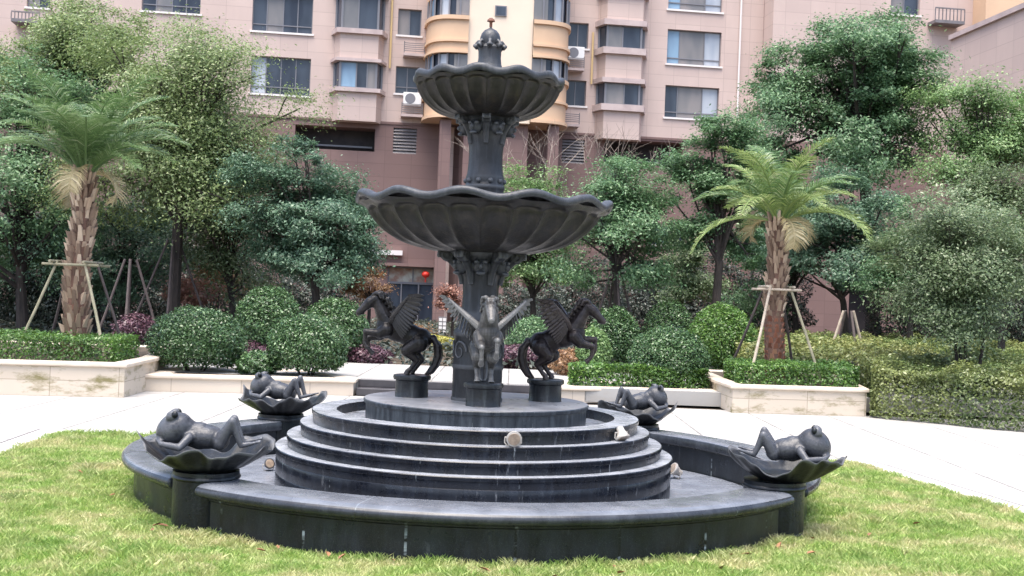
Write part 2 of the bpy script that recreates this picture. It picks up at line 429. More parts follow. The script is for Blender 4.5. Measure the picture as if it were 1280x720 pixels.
# ------------------------------------------------------------------ world, sun
w = bpy.data.worlds.new('World'); S.world = w; w.use_nodes = True
nt = w.node_tree; bg = nt.nodes['Background']
sky = nt.nodes.new('ShaderNodeTexSky'); sky.sky_type = 'NISHITA'; sky.sun_disc = False
SUN_EL, SUN_AZ = R(74), R(200)       # azimuth from +Y clockwise: behind and left of the camera
sky.sun_elevation = SUN_EL; sky.sun_rotation = SUN_AZ
sky.air_density = 1.0; sky.dust_density = 4.0; sky.ozone_density = 1.0
nt.links.new(sky.outputs[0], bg.inputs[0]); bg.inputs[1].default_value = .13
sd = bpy.data.lights.new('sun', 'SUN'); sd.energy = 1.6; sd.angle = R(50); sd.color = (1, .96, .90)
so = bpy.data.objects.new('sun', sd); COL.objects.link(so)
dirv = Vector((math.sin(SUN_AZ)*math.cos(SUN_EL), math.cos(SUN_AZ)*math.cos(SUN_EL), math.sin(SUN_EL)))
so.rotation_euler = dirv.to_track_quat('Z', 'Y').to_euler(); so.location = (0,0,40)

cam = bpy.data.cameras.new('camera'); co_ = bpy.data.objects.new('camera', cam); COL.objects.link(co_)
cam.sensor_width = 36; cam.lens = 36*F/1280; cam.clip_end = 2000; cam.clip_start = .05
pitch = math.atan((HZ-360)/F)
co_.matrix_world = Matrix.Translation((0,0,EYE)) @ Matrix.Rotation(PI/2+pitch, 4, 'X') @ Matrix.Rotation(ROLL, 4, 'Z')
S.camera = co_
S.view_settings.view_transform = 'Standard'; S.view_settings.look = 'None'
S.view_settings.exposure = 1.72; S.view_settings.gamma = 1

# ------------------------------------------------------------------ ground
FX, FY = -.26, 10.0
def sheet(name, pts, z, m, n_sub=0, th=None):
    mb = MB()
    vs = [(x, y, z) for x, y in pts]
    if th:
        b = [(x, y, z-th) for x, y in pts]; k = len(pts)
        mb.add(vs+b, [tuple(range(k)), tuple(range(2*k-1, k-1, -1))]+[(i, i+k, (i+1) % k+k, (i+1) % k) for i in range(k)])
    else: mb.add(vs, [tuple(range(len(pts)))])
    o = mb.build(name, m); o['kind'] = 'structure'; return o
sheet('ground', [(-400,-60),(400,-60),(400,600),(-400,600)], -.02, M['soil'])
sheet('plaza_paving', [(-30,-10),(30,-10),(30,18.3),(-30,18.3)], 0, M['paving'])
LAWN = [(-4.45,2.0),(5.9,2.0),(4.24,9.8),(3.68,12.68),(-4.7,12.62),(-4.58,10.8)]
sheet('lawn', LAWN, .015, M['grass_soil'])
# kerb strip round the lawn
def offset_poly(P, d):
    n = len(P); out = []
    for i in range(n):
        p0, p1, p2 = (Vector(P[i-1]), Vector(P[i]), Vector(P[(i+1) % n]))
        e1 = (p1-p0).normalized(); e2 = (p2-p1).normalized()
        n1 = Vector((e1.y, -e1.x)); n2 = Vector((e2.y, -e2.x))
        k = (n1+n2).normalized(); out.append(tuple(p1+k*d/max(.3, k.dot(n1))))
    return out
def ring_strip(name, P, d0, d1, z0, z1, m):
    A, B = offset_poly(P, d0), offset_poly(P, d1); n = len(P)
    mb = MB()
    vs = [(x,y,z1) for x,y in A]+[(x,y,z1) for x,y in B]+[(x,y,z0) for x,y in A]+[(x,y,z0) for x,y in B]
    fs = []
    for i in range(n):
        j = (i+1) % n
        fs += [(i,j,n+j,n+i), (i,2*n+i,2*n+j,j), (n+i,n+j,3*n+j,3*n+i)]
    mb.add(vs, fs); o = mb.build(name, m); o['kind'] = 'structure'; return o
ring_strip('lawn_kerb', LAWN, 0.0, .26, -.01, .008, M['kerb'])
ring_strip('kerb_joint', LAWN, .2602, .300, -.01, .004, mat('joint_line', (.10,.09,.09), None, rough=.9))
# raised ground behind the steps
sheet('garden_path', [(-30,18.62),(30,18.62),(30,22.5),(-30,22.5)], .24, M['paving'], th=.22)
sheet('garden_soil', [(-60,22.5),(60,22.5),(60,60),(-60,60)], .20, M['soil'], th=.2)

# grass blades
def in_poly(X, Y, P):
    c = np.zeros(len(X), bool); n = len(P)
    for i in range(n):
        x0, y0 = P[i]; x1, y1 = P[(i+1) % n]
        cond = ((y0 > Y) != (y1 > Y)); 
        with np.errstate(divide='ignore', invalid='ignore'):
            xi = (x1-x0)*(Y-y0)/(y1-y0)+x0
        c ^= cond & (X < xi)
    return c
def make_grass():
    n = 760000
    # denser near the camera
    Y = 5.2+(12.7-5.2)*rng.random(n)**1.35; X = -4.8+10.2*rng.random(n)
    k = in_poly(X, Y, LAWN) & (np.hypot(X-FX, Y-FY) > 2.66) & (np.abs(X) < .46*Y+1.2)
    X, Y = X[k], Y[k]; n = len(X)
    cl = np.sin(X*9.1+np.sin(Y*7.7)*1.3)*np.sin(Y*8.3+np.sin(X*5.1)*1.7)
    h = (.016+.030*rng.random(n)**1.3)*(1+.45*cl)*(1+.25*np.sin(X*2.3+1)*np.sin(Y*2.9))
    a = rng.random(n)*2*PI; wd = .0022+.0022*rng.random(n)
    lean = rng.normal(size=(n,2))*.55*h[:,None]
    V = np.empty((n,4,3))
    bx, by = np.cos(a)*wd, np.sin(a)*wd
    z0 = .012
    V[:,0] = np.stack([X-bx, Y-by, np.full(n,z0)],1); V[:,1] = np.stack([X+bx, Y+by, np.full(n,z0)],1)
    V[:,2] = np.stack([X+bx*.7+lean[:,0]*.5, Y+by*.7+lean[:,1]*.5, z0+h*.65],1)
    V[:,3] = np.stack([X+lean[:,0], Y+lean[:,1], z0+h],1)
    o = np_mesh('lawn_grass', V.reshape(-1,3), np.arange(n*4).reshape(n,4), M['grass'])
    tag(o, 'short green and straw coloured grass of the lawn round the pool', 'grass', kind='stuff')
make_grass()

# ------------------------------------------------------------------ the pool
FRX = FX
fountain = empty('fountain_pool', (FX,FY,0), 0, 'round dark granite pool with low curved walls and stepped rings in its middle', 'fountain pool')
PIL = [(-1.74,-1.95), (2.19,-1.40), (1.57,2.09), (-1.95,1.74)]
PR = .215
pa = [math.atan2(y, x) for x, y in PIL]     # FL, FR, BR, BL
def arc_piece(prof, a0, a1, n=48, shift=(0,0), grow=1.0):
    mb = MB(); m = len(prof); vs = []
    for k in range(n+1):
        a = a0+(a1-a0)*k/n
        for r_, z in prof: vs.append((shift[0]+r_*grow*math.cos(a), shift[1]+r_*grow*math.sin(a), z))
    fs = []
    for k in range(n):
        for j in range(m):
            j2 = (j+1) % m; fs.append((k*m+j, (k+1)*m+j, (k+1)*m+j2, k*m+j2))
    fs.append(tuple(range(m-1,-1,-1))); fs.append(tuple(range(n*m, n*m+m)))
    return mb.add(vs, fs)
wall_prof = [(2.46,0.0),(2.70,0.0),(2.70,.225),(2.715,.235),(2.715,.248),(2.46,.248)]
cap_prof = [(2.42,.25),(2.74,.25),(2.765,.256),(2.787,.270),(2.798,.290),(2.795,.310),(2.782,.325),(2.758,.337),(2.73,.342),(2.44,.342),(2.425,.335),(2.42,.325)]
base_prof = [(2.695,-.01),(2.725,-.01),(2.725,.035),(2.705,.04),(2.695,.04)]
spans = [(pa[0]+.055, pa[1]-.05, (0,-.06)), (pa[1]+.06, pa[2]-.05, (0,0)), (pa[2]+.05, pa[3]-.05, (0,0)), (pa[3]+.05, pa[0]+2*PI-.06, (0,0))]
labels = ['front arc of the pool wall','right arc of the pool wall','rear arc of the pool wall','left arc of the pool wall']
for (a0, a1, sh), lb in zip(spans, labels):
    p = arc_piece(wall_prof, a0+.02, a1-.02, shift=sh).build('pool_wall', M['granite_wall'], fountain, smooth=True)
    c = arc_piece(cap_prof, a0, a1, shift=sh).build('coping', M['granite_cap'], p, smooth=True, bevel=.02)
mb = MB().lathe([(0,.03),(2.44,.03),(2.44,-.02),(0,-.02)], 96); mb.build('pool_floor', M['pool_floor'], fountain)
# stepped rings
def ring(R0, R1, z0, z1, seams=()):
    lip = .018
    pr = [(R1,z0),(R0-.006,z0)]
    for s_ in seams: pr += [(R0-.006,s_-.007),(R0-.010,s_),(R0-.006,s_+.007)]
    pr += [(R0-.004,z1-.036),(R0+.004,z1-.030),(R0+.006,z1-.006),(R0,z1),(R1,z1)]
    return MB().lathe(pr, 128, closed=True)
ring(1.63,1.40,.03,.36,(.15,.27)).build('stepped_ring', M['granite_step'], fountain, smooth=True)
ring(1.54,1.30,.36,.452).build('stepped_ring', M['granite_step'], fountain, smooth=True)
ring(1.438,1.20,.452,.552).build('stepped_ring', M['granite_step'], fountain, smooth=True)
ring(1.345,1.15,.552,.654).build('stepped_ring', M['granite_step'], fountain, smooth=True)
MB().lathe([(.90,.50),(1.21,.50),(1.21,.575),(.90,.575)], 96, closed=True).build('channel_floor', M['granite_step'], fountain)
MB().lathe([(.0,.03),(.915,.03),(.915,.715),(.93,.72),(.935,.745),(.928,.752),(0,.752)], 128).build('podium', M['granite_podium'], fountain, smooth=True)

# ------------------------------------------------------------------ corner pillars
frog_lab = ['front left pillar, its whole side open to the lawn', 'front right pillar by the lawn edge', 'rear right pillar, nearest the right planter', 'rear left pillar, partly behind the pool steps']
pl_lab = ['dark stone pillar carrying the frog at the front left of the pool', 'dark stone pillar carrying the frog at the front right of the pool',
          'dark stone pillar carrying the small far frog at the rear right of the pool', 'dark stone pillar carrying the small far frog at the rear left of the pool']
for i, (x, y) in enumerate(PIL):
    p = empty('stone_pillar', (FX+x, FY+y, 0), 0, pl_lab[i], 'pillar', 'pillars of the pool wall')
    MB().lathe([(PR+.006,-.01),(PR+.006,.03),(PR,.035),(PR,.335)], 48).build('shaft', M['pillar'], p, smooth=True)
    MB().lathe([(PR+.001,.336),(PR+.008,.339),(PR+.013,.350),(PR+.010,.362),(PR+.004,.368),(PR+.004,.392)], 48).build('capital', M['pillar'], p, smooth=True)

# ------------------------------------------------------------------ frogs in lily leaves
def lily_mesh(seed, z0=.40):
    r_ = random.Random(seed)
    ph = [r_.random()*6.28 for _ in range(4)]
    n, m = 120, 16
    def rimz(a):
        return (.026*math.sin(3*a+ph[0])+.024*math.sin(5*a+ph[1])+.012*math.sin(9*a+ph[2])+.012*math.sin(14*a+ph[3])*math.sin(2*a+ph[0]))
    def pt(a, t, off):
        rr = .215 + .25*t
        rr *= 1+t*t*(.05*math.sin(5*a+ph[1]+1)+.035*math.sin(9*a+ph[3])) + .10*t*abs(math.cos(a))
        z = z0-.008+.105*t**1.15+ rimz(a)*t*t*1.25 + .075*t*t*abs(math.cos(a))**1.5
        rib = .004*math.cos(24*a)*t
        return Vector((rr*math.cos(a), rr*math.sin(a)*.86, z+rib+off))
    mb = MB(); vs = []; fs = []
    for side, off in ((0, 0), (1, -.022)):
        for k in range(n):
            a = 2*PI*k/n
            for j in range(m+1):
                t = j/m; p = pt(a, t, off*(1-.5*t))
                if side: p.x *= .985; p.y *= .985
                vs.append(p)
    o2 = n*(m+1)
    for k in range(n):
        k2 = (k+1) % n
        for j in range(m):
            fs.append((k*(m+1)+j, k2*(m+1)+j, k2*(m+1)+j+1, k*(m+1)+j+1))
            fs.append((o2+k*(m+1)+j, o2+k*(m+1)+j+1, o2+k2*(m+1)+j+1, o2+k2*(m+1)+j))
        fs.append((k*(m+1)+m, k2*(m+1)+m, o2+k2*(m+1)+m, o2+k*(m+1)+m))
    fs.append(tuple(k*(m+1) for k in range(n))); fs.append(tuple(o2+k*(m+1) for k in range(n-1,-1,-1)))
    mb.add(vs, fs); return mb
def frog_mb(var):
    mb = MB()
    # head thrown back, chin up: egg with two bulging eyes
    hr = Matrix.Rotation(R(-28), 3, 'Y')
    mb.ell((-.255,0,.655), (.145,.135,.112), 24, 16, hr)
    mb.ell((-.18,0,.675), (.085,.095,.060), 20, 12, Matrix.Rotation(R(-15), 3, 'Y'))
    for s_ in (-1,1):
        mb.ell((-.268,s_*.082,.748), (.046,.040,.042), 14, 10)
        mb.ell((-.262,s_*.088,.770), (.032,.028,.024), 14, 10)
    mb.chain([(-.17,0,.63),(-.06,0,.61)], [.085,.10])
    mb.ell((-.02,0,.605), (.165,.120,.088), 24, 14, Matrix.Rotation(R(4), 3, 'Y'))
    mb.ell((.085,0,.575), (.085,.105,.065), 20, 12)
    for s_ in (-1,1):
        lift = .0 if s_ < 0 else var
        mb.chain([(.10,s_*.075,.575),(.19,s_*.095,.725+lift)], [.058,.034])
        mb.chain([(.19,s_*.095,.725+lift),(.262,s_*.085,.555)], [.034,.022])
        mb.chain([(.262,s_*.085,.555),(.33,s_*.10,.570)], [.022,.018])
        for q in (-1,0,1):
            mb.chain([(.32,s_*.10,.568),(.405,s_*.10+q*.038,.590)], [.014,.010])
            mb.ell((.408,s_*.10+q*.038,.592), (.014,.014,.010), 10, 6)
        mb.chain([(-.13,s_*.105,.605),(-.19,s_*.185,.545)], [.036,.028])
        mb.chain([(-.19,s_*.185,.545),(-.33,s_*.13,.560)], [.028,.022])
        mb.chain([(-.33,s_*.13,.560),(-.37,s_*.07,.585)], [.022,.018])
    return mb
frog_dir = [R(8), R(180-14), R(180+16), R(-10)]    # the local +x axis (feet) of each frog
for i, (x, y) in enumerate(PIL):
    f = empty('frog_statue', (FX+x, FY+y, 0), frog_dir[i],
        ['stone frog lying in a ruffled leaf on the front left pillar, head left',
         'stone frog lying in a ruffled leaf on the front right pillar, head right',
         'stone frog reclining in a leaf on the far right pillar before the pale low wall',
         'stone frog reclining in a leaf on the far left pillar before the round bushes'][i], 'frog statue', 'frog statues round the pool')
    sc_ = (.86,.81,.80,.82)[i]; f.scale = (sc_,sc_,.94); f.location.z = .045; f.location.x += (0,.07,0,0)[i]
    lily_mesh(20+i).build('lily_leaf', M['lily'], f, smooth='full')
    MB().lathe([(PR-.005,.393),(PR-.005,.405),(.195,.425),(0,.425)], 40).build('leaf_base', M['pillar'], f, smooth=True)
    fb = remesh('frog', frog_mb([.0,-.02,-.01,.015][i]), M['frog'], f, .009, 5)
    for s_ in (-1,1): MB().ell((-.243,s_*.105,.765), (.026,.024,.026), 16, 12).build('eye', M['pillar'], f, smooth=True)
    mbm = MB()
    pts = [(-.118-.055*abs(math.sin(t))**2*1.0+.0, .097*math.sin(t), .652+.010*math.cos(t)) for t in np.linspace(-1.25,1.25,14)]
    mbm.tube(pts, .0055, 6); mbm.build('mouth', M['pillar'], f, smooth=True)

# ------------------------------------------------------------------ tiered fountain
tf = empty('tiered_fountain', (FX,FY,.752), 0, 'tall grey two-bowl fountain column with fluted scalloped basins on the round podium', 'fountain')
Z0 = .752
def zz(py): return EYE-(py+1.4-HZ)/150.0 - Z0
# pedestal drum
MB().lathe([(.215,0),(.215,.02),(.207,.03),(.207,zz(462)),(.214,zz(460)),(.214,zz(456)),(.207,zz(454)),(.203,zz(422)),(.212,zz(420)),(.214,zz(416)),(.205,zz(413)),(.18,zz(408)),(.165,zz(401)),(.158,zz(395))], 64).build('drum', M['column'], tf, smooth=True)
# carved relief on the drum: curling leaf scrolls
mb = MB()
for k in range(7):
    a0 = 2*PI*k/7+.3
    zc = (zz(455)+zz(423))/2; hh = (zz(423)-zz(455))/2*.85
    pts = []
    for t in np.linspace(0, 2.6*PI, 30):
        q = 1-t/(2.6*PI)*.75
        pts.append(((.208)*math.cos(a0+.36*q*math.cos(t)), (.208)*math.sin(a0+.36*q*math.cos(t)), zc+hh*q*math.sin(t)))
    mb.tube(pts, [.010*(1-.5*i/30) for i in range(30)], 6)
mb.build('relief_scroll', M['column'], tf, smooth=True)
nf = 9
MB().lathe([(.158,zz(395)),(.150,zz(388)),(.146,zz(370)),(.150,zz(352)),(.165,zz(342)),(.19,zz(332)),(.235,zz(322)),(.27,zz(316))], 96,
    rf=lambda a,j: 1+.012*math.cos(12*a)).build('shaft', M['column'], tf, smooth=True)
def scroll_capital(name, z_top, rad_top, h, rad_low, n, phase, parent, m):
    """acanthus scroll brackets round a shaft, each ending in a curl and a little face mask between"""
    mb = MB()
    for k in range(n):
        a = phase+2*PI*k/n; ca, sa = math.cos(a), math.sin(a)
        pts = []; rr = []
        for t in np.linspace(0, 1, 12):
            r_ = rad_low+(rad_top-rad_low)*t**2.2; pts.append((r_*ca, r_*sa, z_top-h+h*.85*t)); rr.append(h*.085*(1+.9*t))
        mb.tube(pts, rr, 8)
        c = Vector((rad_top*1.0*ca, rad_top*1.0*sa, z_top-h*.16))
        for t0, rad in ((0, h*.225),):
            sp = []
            for t in np.linspace(0, 3.4*PI, 34):
                q = rad*(1-t/(3.4*PI)*.8)
                sp.append((c.x+ca*q*math.cos(t-.4), c.y+sa*q*math.cos(t-.4), c.z+q*math.sin(t-.4)))
            for off in (-1,0,1):
                mb.tube([(p[0]-sa*off*h*.09, p[1]+ca*off*h*.09, p[2]) for p in sp], h*.065, 6)
        mb.ell(c, (h*.12,h*.12,h*.12), 10, 8)
        # mask between brackets
        a2 = a+PI/n; c2 = Vector((math.cos(a2), math.sin(a2), 0)); t2 = Vector((-math.sin(a2), math.cos(a2), 0))
        base = c2*(rad_low*1.18)+Vector((0,0,z_top-h*.45))
        rt = Matrix((c2, t2, Vector((0,0,1)))).transposed()
        mb.ell(base, (h*.19,h*.24,h*.27), 14, 10, rt)
        mb.ell(base+c2*h*.20-Vector((0,0,h*.02)), (h*.10,h*.06,h*.09), 10, 8, rt)
        for s_ in (-1,1):
            mb.ell(base+c2*h*.15+t2*s_*h*.13+Vector((0,0,h*.10)), (h*.08,h*.08,h*.055), 10, 8, rt)
        mb.ell(base+c2*h*.16-Vector((0,0,h*.22)), (h*.10,h*.14,h*.06), 10, 8, rt)
    return remesh(name, mb, m, parent, max(.006, h*.028), 2)
scroll_capital('scroll_capital', zz(313), .295, .29, .158, 6, R(-60), tf, M['column'])
def bowl(prof_out, zr, Rr, n_fl, fl_amp, n_wave, wave_z, wave_r, depth, parent, ph=0):
    """fluted bowl seen from below; prof_out from stem to under the lip"""
    n = n_fl*16; m = len(prof_out)
    mb = MB()
    def fl(a, t):   # rounded gadroons meeting in creases; fade out towards the lip
        x = (a*n_fl/(2*PI)) % 1.0
        u = abs(2*x-1)
        panel = (1-u**5)*(.45+.55*(1-u*u))
        top = .80-.13*u**3
        e = 0 if t > top else min(1, (top-t)/.05)
        e = e*e*(3-2*e)
        return -fl_amp*panel*e*(.25+.75*min(1, t/.5))
    zs = [p[1] for p in prof_out]
    def rf(a, j):
        t = j/(m-1); return 1+fl(a, t)/max(.1, prof_out[j][0])*1.0 + (wave_r*math.cos(n_wave*a+ph)*max(0,(t-.88)/.12) if t > .88 else 0)
    def zf(a, j):
        t = j/(m-1); return wave_z*math.cos(n_wave*a+ph)*max(0,(t-.8)/.2)
    mb.lathe(prof_out, n, rf=rf, zf=zf)
    # inside of the bowl (water side)
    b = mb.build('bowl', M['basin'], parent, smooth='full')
    lp = [(Rr*.955,zr-.012),(Rr*.985,zr-.020),(Rr*1.004,zr-.008),(Rr*1.010,zr+.010),(Rr*1.004,zr+.030),(Rr*.985,zr+.042),(Rr*.945,zr+.040),(Rr*.90,zr+.012),(Rr*.80,zr-depth*.35),(Rr*.4,zr-depth*.6),(Rr*.02,zr-depth*.62)]
    mb = MB()
    mb.lathe(lp, 240, rf=lambda a,j: 1+wave_r*math.cos(n_wave*a+ph)*(1 if j < 7 else .4), zf=lambda a,j: wave_z*math.cos(n_wave*a+ph)*(1 if j < 7 else .3))
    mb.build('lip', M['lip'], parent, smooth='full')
# lower bowl
def bowl_profile(pairs, sub=5):
    out = []
    for i in range(len(pairs)-1):
        for k in range(sub):
            t = k/sub
            p0 = pairs[max(i-1,0)]; p1 = pairs[i]; p2 = pairs[i+1]; p3 = pairs[min(i+2,len(pairs)-1)]
            out.append(tuple(.5*((2*p1[q])+(-p0[q]+p2[q])*t+(2*p0[q]-5*p1[q]+4*p2[q]-p3[q])*t*t+(-p0[q]+3*p1[q]-3*p2[q]+p3[q])*t**3) for q in (0,1)))
    out.append(pairs[-1]); return out
lw = empty('lower_basin', (0,0,0)); lw.parent = tf
pp = bowl_profile([(.24,zz(317)),(.43,zz(315)),(.67,zz(306)),(.84,zz(291)),(.935,zz(276)),(.965,zz(268)),(1.0,zz(263)),(1.045,zz(259))], 9)
bowl(pp, zz(256), 1.06, 24, .060, 12, .024, .006, .20, lw, ph=R(90))
# upper stem
MB().lathe([(.20,zz(262)),(.20,zz(251)),(.165,zz(247)),(.160,zz(238)),(.166,zz(236)),(.168,zz(233)),(.160,zz(231)),(.155,zz(228)),(.160,zz(222)),(.150,zz(218)),(.142,zz(205)),(.140,zz(192)),(.148,zz(178)),(.165,zz(166)),(.18,zz(156)),(.22,zz(148)),(.26,zz(146))], 72).build('upper_shaft', M['column'], tf, smooth=True)
mb = MB()
for k in range(10):
    a = 2*PI*k/10; mb.ell((.158*math.cos(a), .158*math.sin(a), zz(227)), (.022,.022,.022), 10, 8)
mb.build('bead_band', M['column'], tf, smooth=True)
scroll_capital('scroll_capital', zz(144), .225, .25, .150, 6, R(-90), tf, M['column'])
ub = empty('upper_basin', (0,0,0)); ub.parent = tf
pp = bowl_profile([(.19,zz(149)),(.32,zz(147)),(.44,zz(141)),(.53,zz(130)),(.578,zz(119)),(.597,zz(112)),(.608,zz(108)),(.618,zz(106))], 9)
bowl(pp, zz(104), .625, 24, .034, 12, .016, .008, .13, ub, ph=R(70))
# top pedestal, rosettes, egg, finial
MB().lathe([(.16,zz(105)),(.14,zz(92)),(.128,zz(88)),(.108,zz(84)),(.100,zz(80)),(.094,zz(72)),(.096,zz(64)),(.104,zz(60)),(.08,zz(56))], 48).build('top_pedestal', M['lip'], tf, smooth=True)
mb = MB()
for k in range(8):
    a = 2*PI*k/8+R(-90); ca, sa = math.cos(a), math.sin(a)
    mb.tube([(.07*ca,.07*sa,zz(58)),(.105*ca,.105*sa,zz(58)),(.125*ca,.125*sa,zz(59)),(.132*ca,.132*sa,zz(60))], [.020,.022,.028,.020], 10)
    mb.tube([(.07*ca,.07*sa,zz(55)),(.10*ca,.10*sa,zz(52)),(.118*ca,.118*sa,zz(55.5))], [.016,.017,.012], 8)
remesh('spout_ring', mb, M['column'], tf, .005, 2)
MB().lathe([(.078,zz(57)),(.086,zz(52)),(.085,zz(47)),(.074,zz(42)),(.052,zz(38)),(.022,zz(35.5)),(.010,zz(34.5)),(.010,zz(27)),(.028,zz(26)),(.026,zz(24.5)),(.012,zz(23)),(.0,zz(22.5))], 40).build('egg_finial', M['lip'], tf, smooth=True)
MB().lathe([(.007,zz(34)),(.0125,zz(33)),(.0125,zz(27.5)),(.034,zz(26.3)),(.030,zz(24.3)),(.014,zz(22.2)),(.0,zz(21.6))], 24).build('nozzle', M['rust'], tf, smooth=True)

# ------------------------------------------------------------------ horses on round pedestals
PED_H = .185
def pedestal(x, y, label):
    p = empty('round_pedestal', (FX+x, FY+y, .752), 0, label, 'pedestal', 'pedestals of the winged horses')
    MB().lathe([(.142,0),(.138,.006),(.138,PED_H-.05),(.140,PED_H-.046)], 48).build('drum', M['pedestal'], p, smooth=True)
    MB().lathe([(.141,PED_H-.045),(.156,PED_H-.038),(.160,PED_H-.02),(.156,PED_H-.004),(.146,PED_H),(0,PED_H)], 48).build('rim', M['pedestal'], p, smooth=True)
def horse(x, y, rz, m, label, seed):
    r_ = random.Random(seed)
    h = empty('winged_horse_statue', (FX+x, FY+y, .752+PED_H), rz, label, 'horse statue', 'winged horses on the podium')
    b = MB()
    b.ell((.15,0,.380), (.145,.088,.104), 22, 14, Matrix.Rotation(R(-24), 3, 'Y'))      # barrel
    b.ell((.03,0,.328), (.135,.088,.098), 22, 14, Matrix.Rotation(R(-24), 3, 'Y'))
    b.ell((-.055,0,.298), (.100,.092,.100), 20, 14, Matrix.Rotation(R(-35), 3, 'Y'))    # croup
    b.ell((.235,0,.40), (.085,.080,.105), 20, 14, Matrix.Rotation(R(-10), 3, 'Y'))      # chest
    b.chain([(.215,0,.43),(.258,0,.50),(.292,0,.565),(.322,0,.622)], [.086,.070,.056,.044])
    b.ell((.225,0,.47), (.05,.035,.05))
    # head
    b.chain([(.326,0,.628),(.378,0,.592),(.432,0,.540),(.465,0,.508)], [.047,.047,.033,.028])
    b.ell((.352,0,.585), (.036,.030,.036))
    b.ell((.468,0,.502), (.024,.022,.022)); b.ell((.440,0,.500), (.024,.017,.013))
    for s_ in (-1,1):
        b.chain([(.322,s_*.020,.645),(.330,s_*.026,.683)], [.012,.004], 8)
        b.ell((.375,s_*.034,.597), (.012,.008,.010), 10, 6)
        b.ell((.462,s_*.014,.522), (.007,.006,.006), 8, 6)
        # hind legs: thigh, stifle, hock behind, cannon, fetlock, hoof
        o = .030 if s_ > 0 else -.012
        b.chain([(-.05,s_*.050,.27),(.025+o,s_*.058,.205)], [.080,.055])
        b.chain([(.025+o,s_*.058,.205),(-.062+o,s_*.056,.125)], [.052,.028])
        b.chain([(-.062+o,s_*.056,.125),(-.012+o,s_*.054,.050)], [.026,.017])
        b.ell((-.066+o,s_*.056,.130), (.022,.018,.026))
        b.chain([(-.012+o,s_*.054,.050),(.015+o,s_*.054,.026)], [.020,.021])
        b.tube([(.008+o,s_*.054,.030),(.020+o,s_*.054,.002)], [.021,.029], 12)
        # fore legs, raised and folded
        up = .0 if s_ > 0 else -.055
        b.chain([(.225,s_*.058,.375),(.285,s_*.062,.338+up*.4)], [.062,.044])
        b.chain([(.285,s_*.062,.338+up*.4),(.395+up*.25,s_*.058,.350+up)], [.040,.026])
        b.ell((.402+up*.25,s_*.058,.350+up), (.025,.022,.025))
        b.chain([(.402+up*.25,s_*.058,.345+up),(.408+up*.5,s_*.056,.262+up)], [.020,.0155])
        b.chain([(.408+up*.5,s_*.056,.262+up),(.392+up*.6,s_*.056,.235+up)], [.018,.018])
        b.tube([(.396+up*.6,s_*.056,.240+up),(.375+up*.7,s_*.056,.215+up)], [.019,.026], 12)
    remesh('body', b, m, h, .0062, 3)
    # tail: overlapping locks sweeping down to the pedestal
    t = MB()
    for k in range(9):
        dy = r_.uniform(-.022,.022); dx = r_.uniform(-.014,.014)
        t.chain([(-.120,dy*.3,.315),(-.168,dy*.6,.305+dx),(-.205+dx,dy,.245),(-.212+dx,dy*1.3,.165),(-.190+dx,dy*1.4,.090),(-.150+dx*1.5,dy*1.2,.030),(-.128+dx*2,dy*.8,.008)],
                [.022,.027,.030,.030,.025,.017,.008], 8)
    remesh('tail', t, m, h, .006, 1)
    mn = MB()
    crest = [(.345,.660),(.322,.668),(.296,.650),(.272,.620),(.250,.585),(.228,.548),(.208,.512)]
    for cx, cz in crest:
        for q in range(6):
            s_ = r_.choice((-1,1)); y0 = r_.uniform(-.015,.015); ln = r_.uniform(.05,.085)
            p0 = Vector((cx+.012, y0, cz-.02)); p1 = p0+Vector((-ln*.35, s_*.024, ln*.45)); p2 = p1+Vector((-ln*.45, s_*.022, -ln*.05)); p3 = p2+Vector((-ln*.15, s_*.012, -ln*.5))
            mn.chain([p0,p1,p2,p3], [.015,.016,.013,.005], 8)
    for q in range(5):   # forelock
        mn.chain([(.330,q*.008-.016,.655),(.352,q*.010-.02,.668),(.372,q*.009-.018,.640)], [.010,.010,.004], 8)
    remesh('mane', mn, m, h, .0055, 1)
    # wings: arm bone with three rows of feathers
    for s_ in (-1,1):
        wg = MB()
        arm = [Vector((.19,s_*.065,.440)), Vector((.165,s_*.14,.505)), Vector((.115,s_*.22,.575)), Vector((.055,s_*.305,.655))]
        wg.chain(arm, [.030,.026,.019,.008], 8)
        def along(t):
            t *= 3; i = min(2, int(t)); return arm[i].lerp(arm[i+1], t-i)
        for row, (cnt, l0, l1, wd, drop) in enumerate(((14,.12,.175,.022,.85), (12,.08,.12,.020,.65), (10,.035,.06,.017,.35))):
            for k in range(cnt):
                t = .10+.88*k/(cnt-1)
                p = along(t); ln = l0+(l1-l0)*math.sin(PI*(.35+.45*t))
                d = Vector((-.50+.15*t, s_*.20*t, -.85+.95*t)).normalized()
                side = d.cross(Vector((.5, s_*-.8, .2))).normalized()
                nrm = d.cross(side).normalized()
                off = nrm*(.008*row)*(1 if s_ < 0 else -1)
                pts = [p+off, p+d*ln*.4+off, p+d*ln*.8+off+Vector((0,0,-.006)), p+d*ln+off+Vector((0,0,-.012))]
                ws = [wd*.6, wd, wd*.8, wd*.15]
                vs = []; 
                for q, pt_ in enumerate(pts):
                    vs += [pt_-side*ws[q], pt_+nrm*.006, pt_+side*ws[q], pt_-nrm*.006]
                fs = []
                for q in range(3):
                    for e in range(4): fs.append((q*4+e, q*4+(e+1)%4, q*4+4+(e+1)%4, q*4+4+e))
                fs += [(0,1,2,3),(15,14,13,12)]
                wg.add(vs, fs)
        wg.build('wing', m, h, smooth=True)
    return h
HP = [(-.55,.10), (.065,-.48), (.575,.18)]
pedestal(*HP[0], 'round dark pedestal under the left winged horse'); pedestal(*HP[1], 'round dark pedestal under the front winged horse facing the lawn'); pedestal(*HP[2], 'round dark pedestal under the right winged horse')
horse(*HP[0], R(180+4), M['bronze_dark'], 'dark bronze winged horse rearing to the left, on the left pedestal', 3)
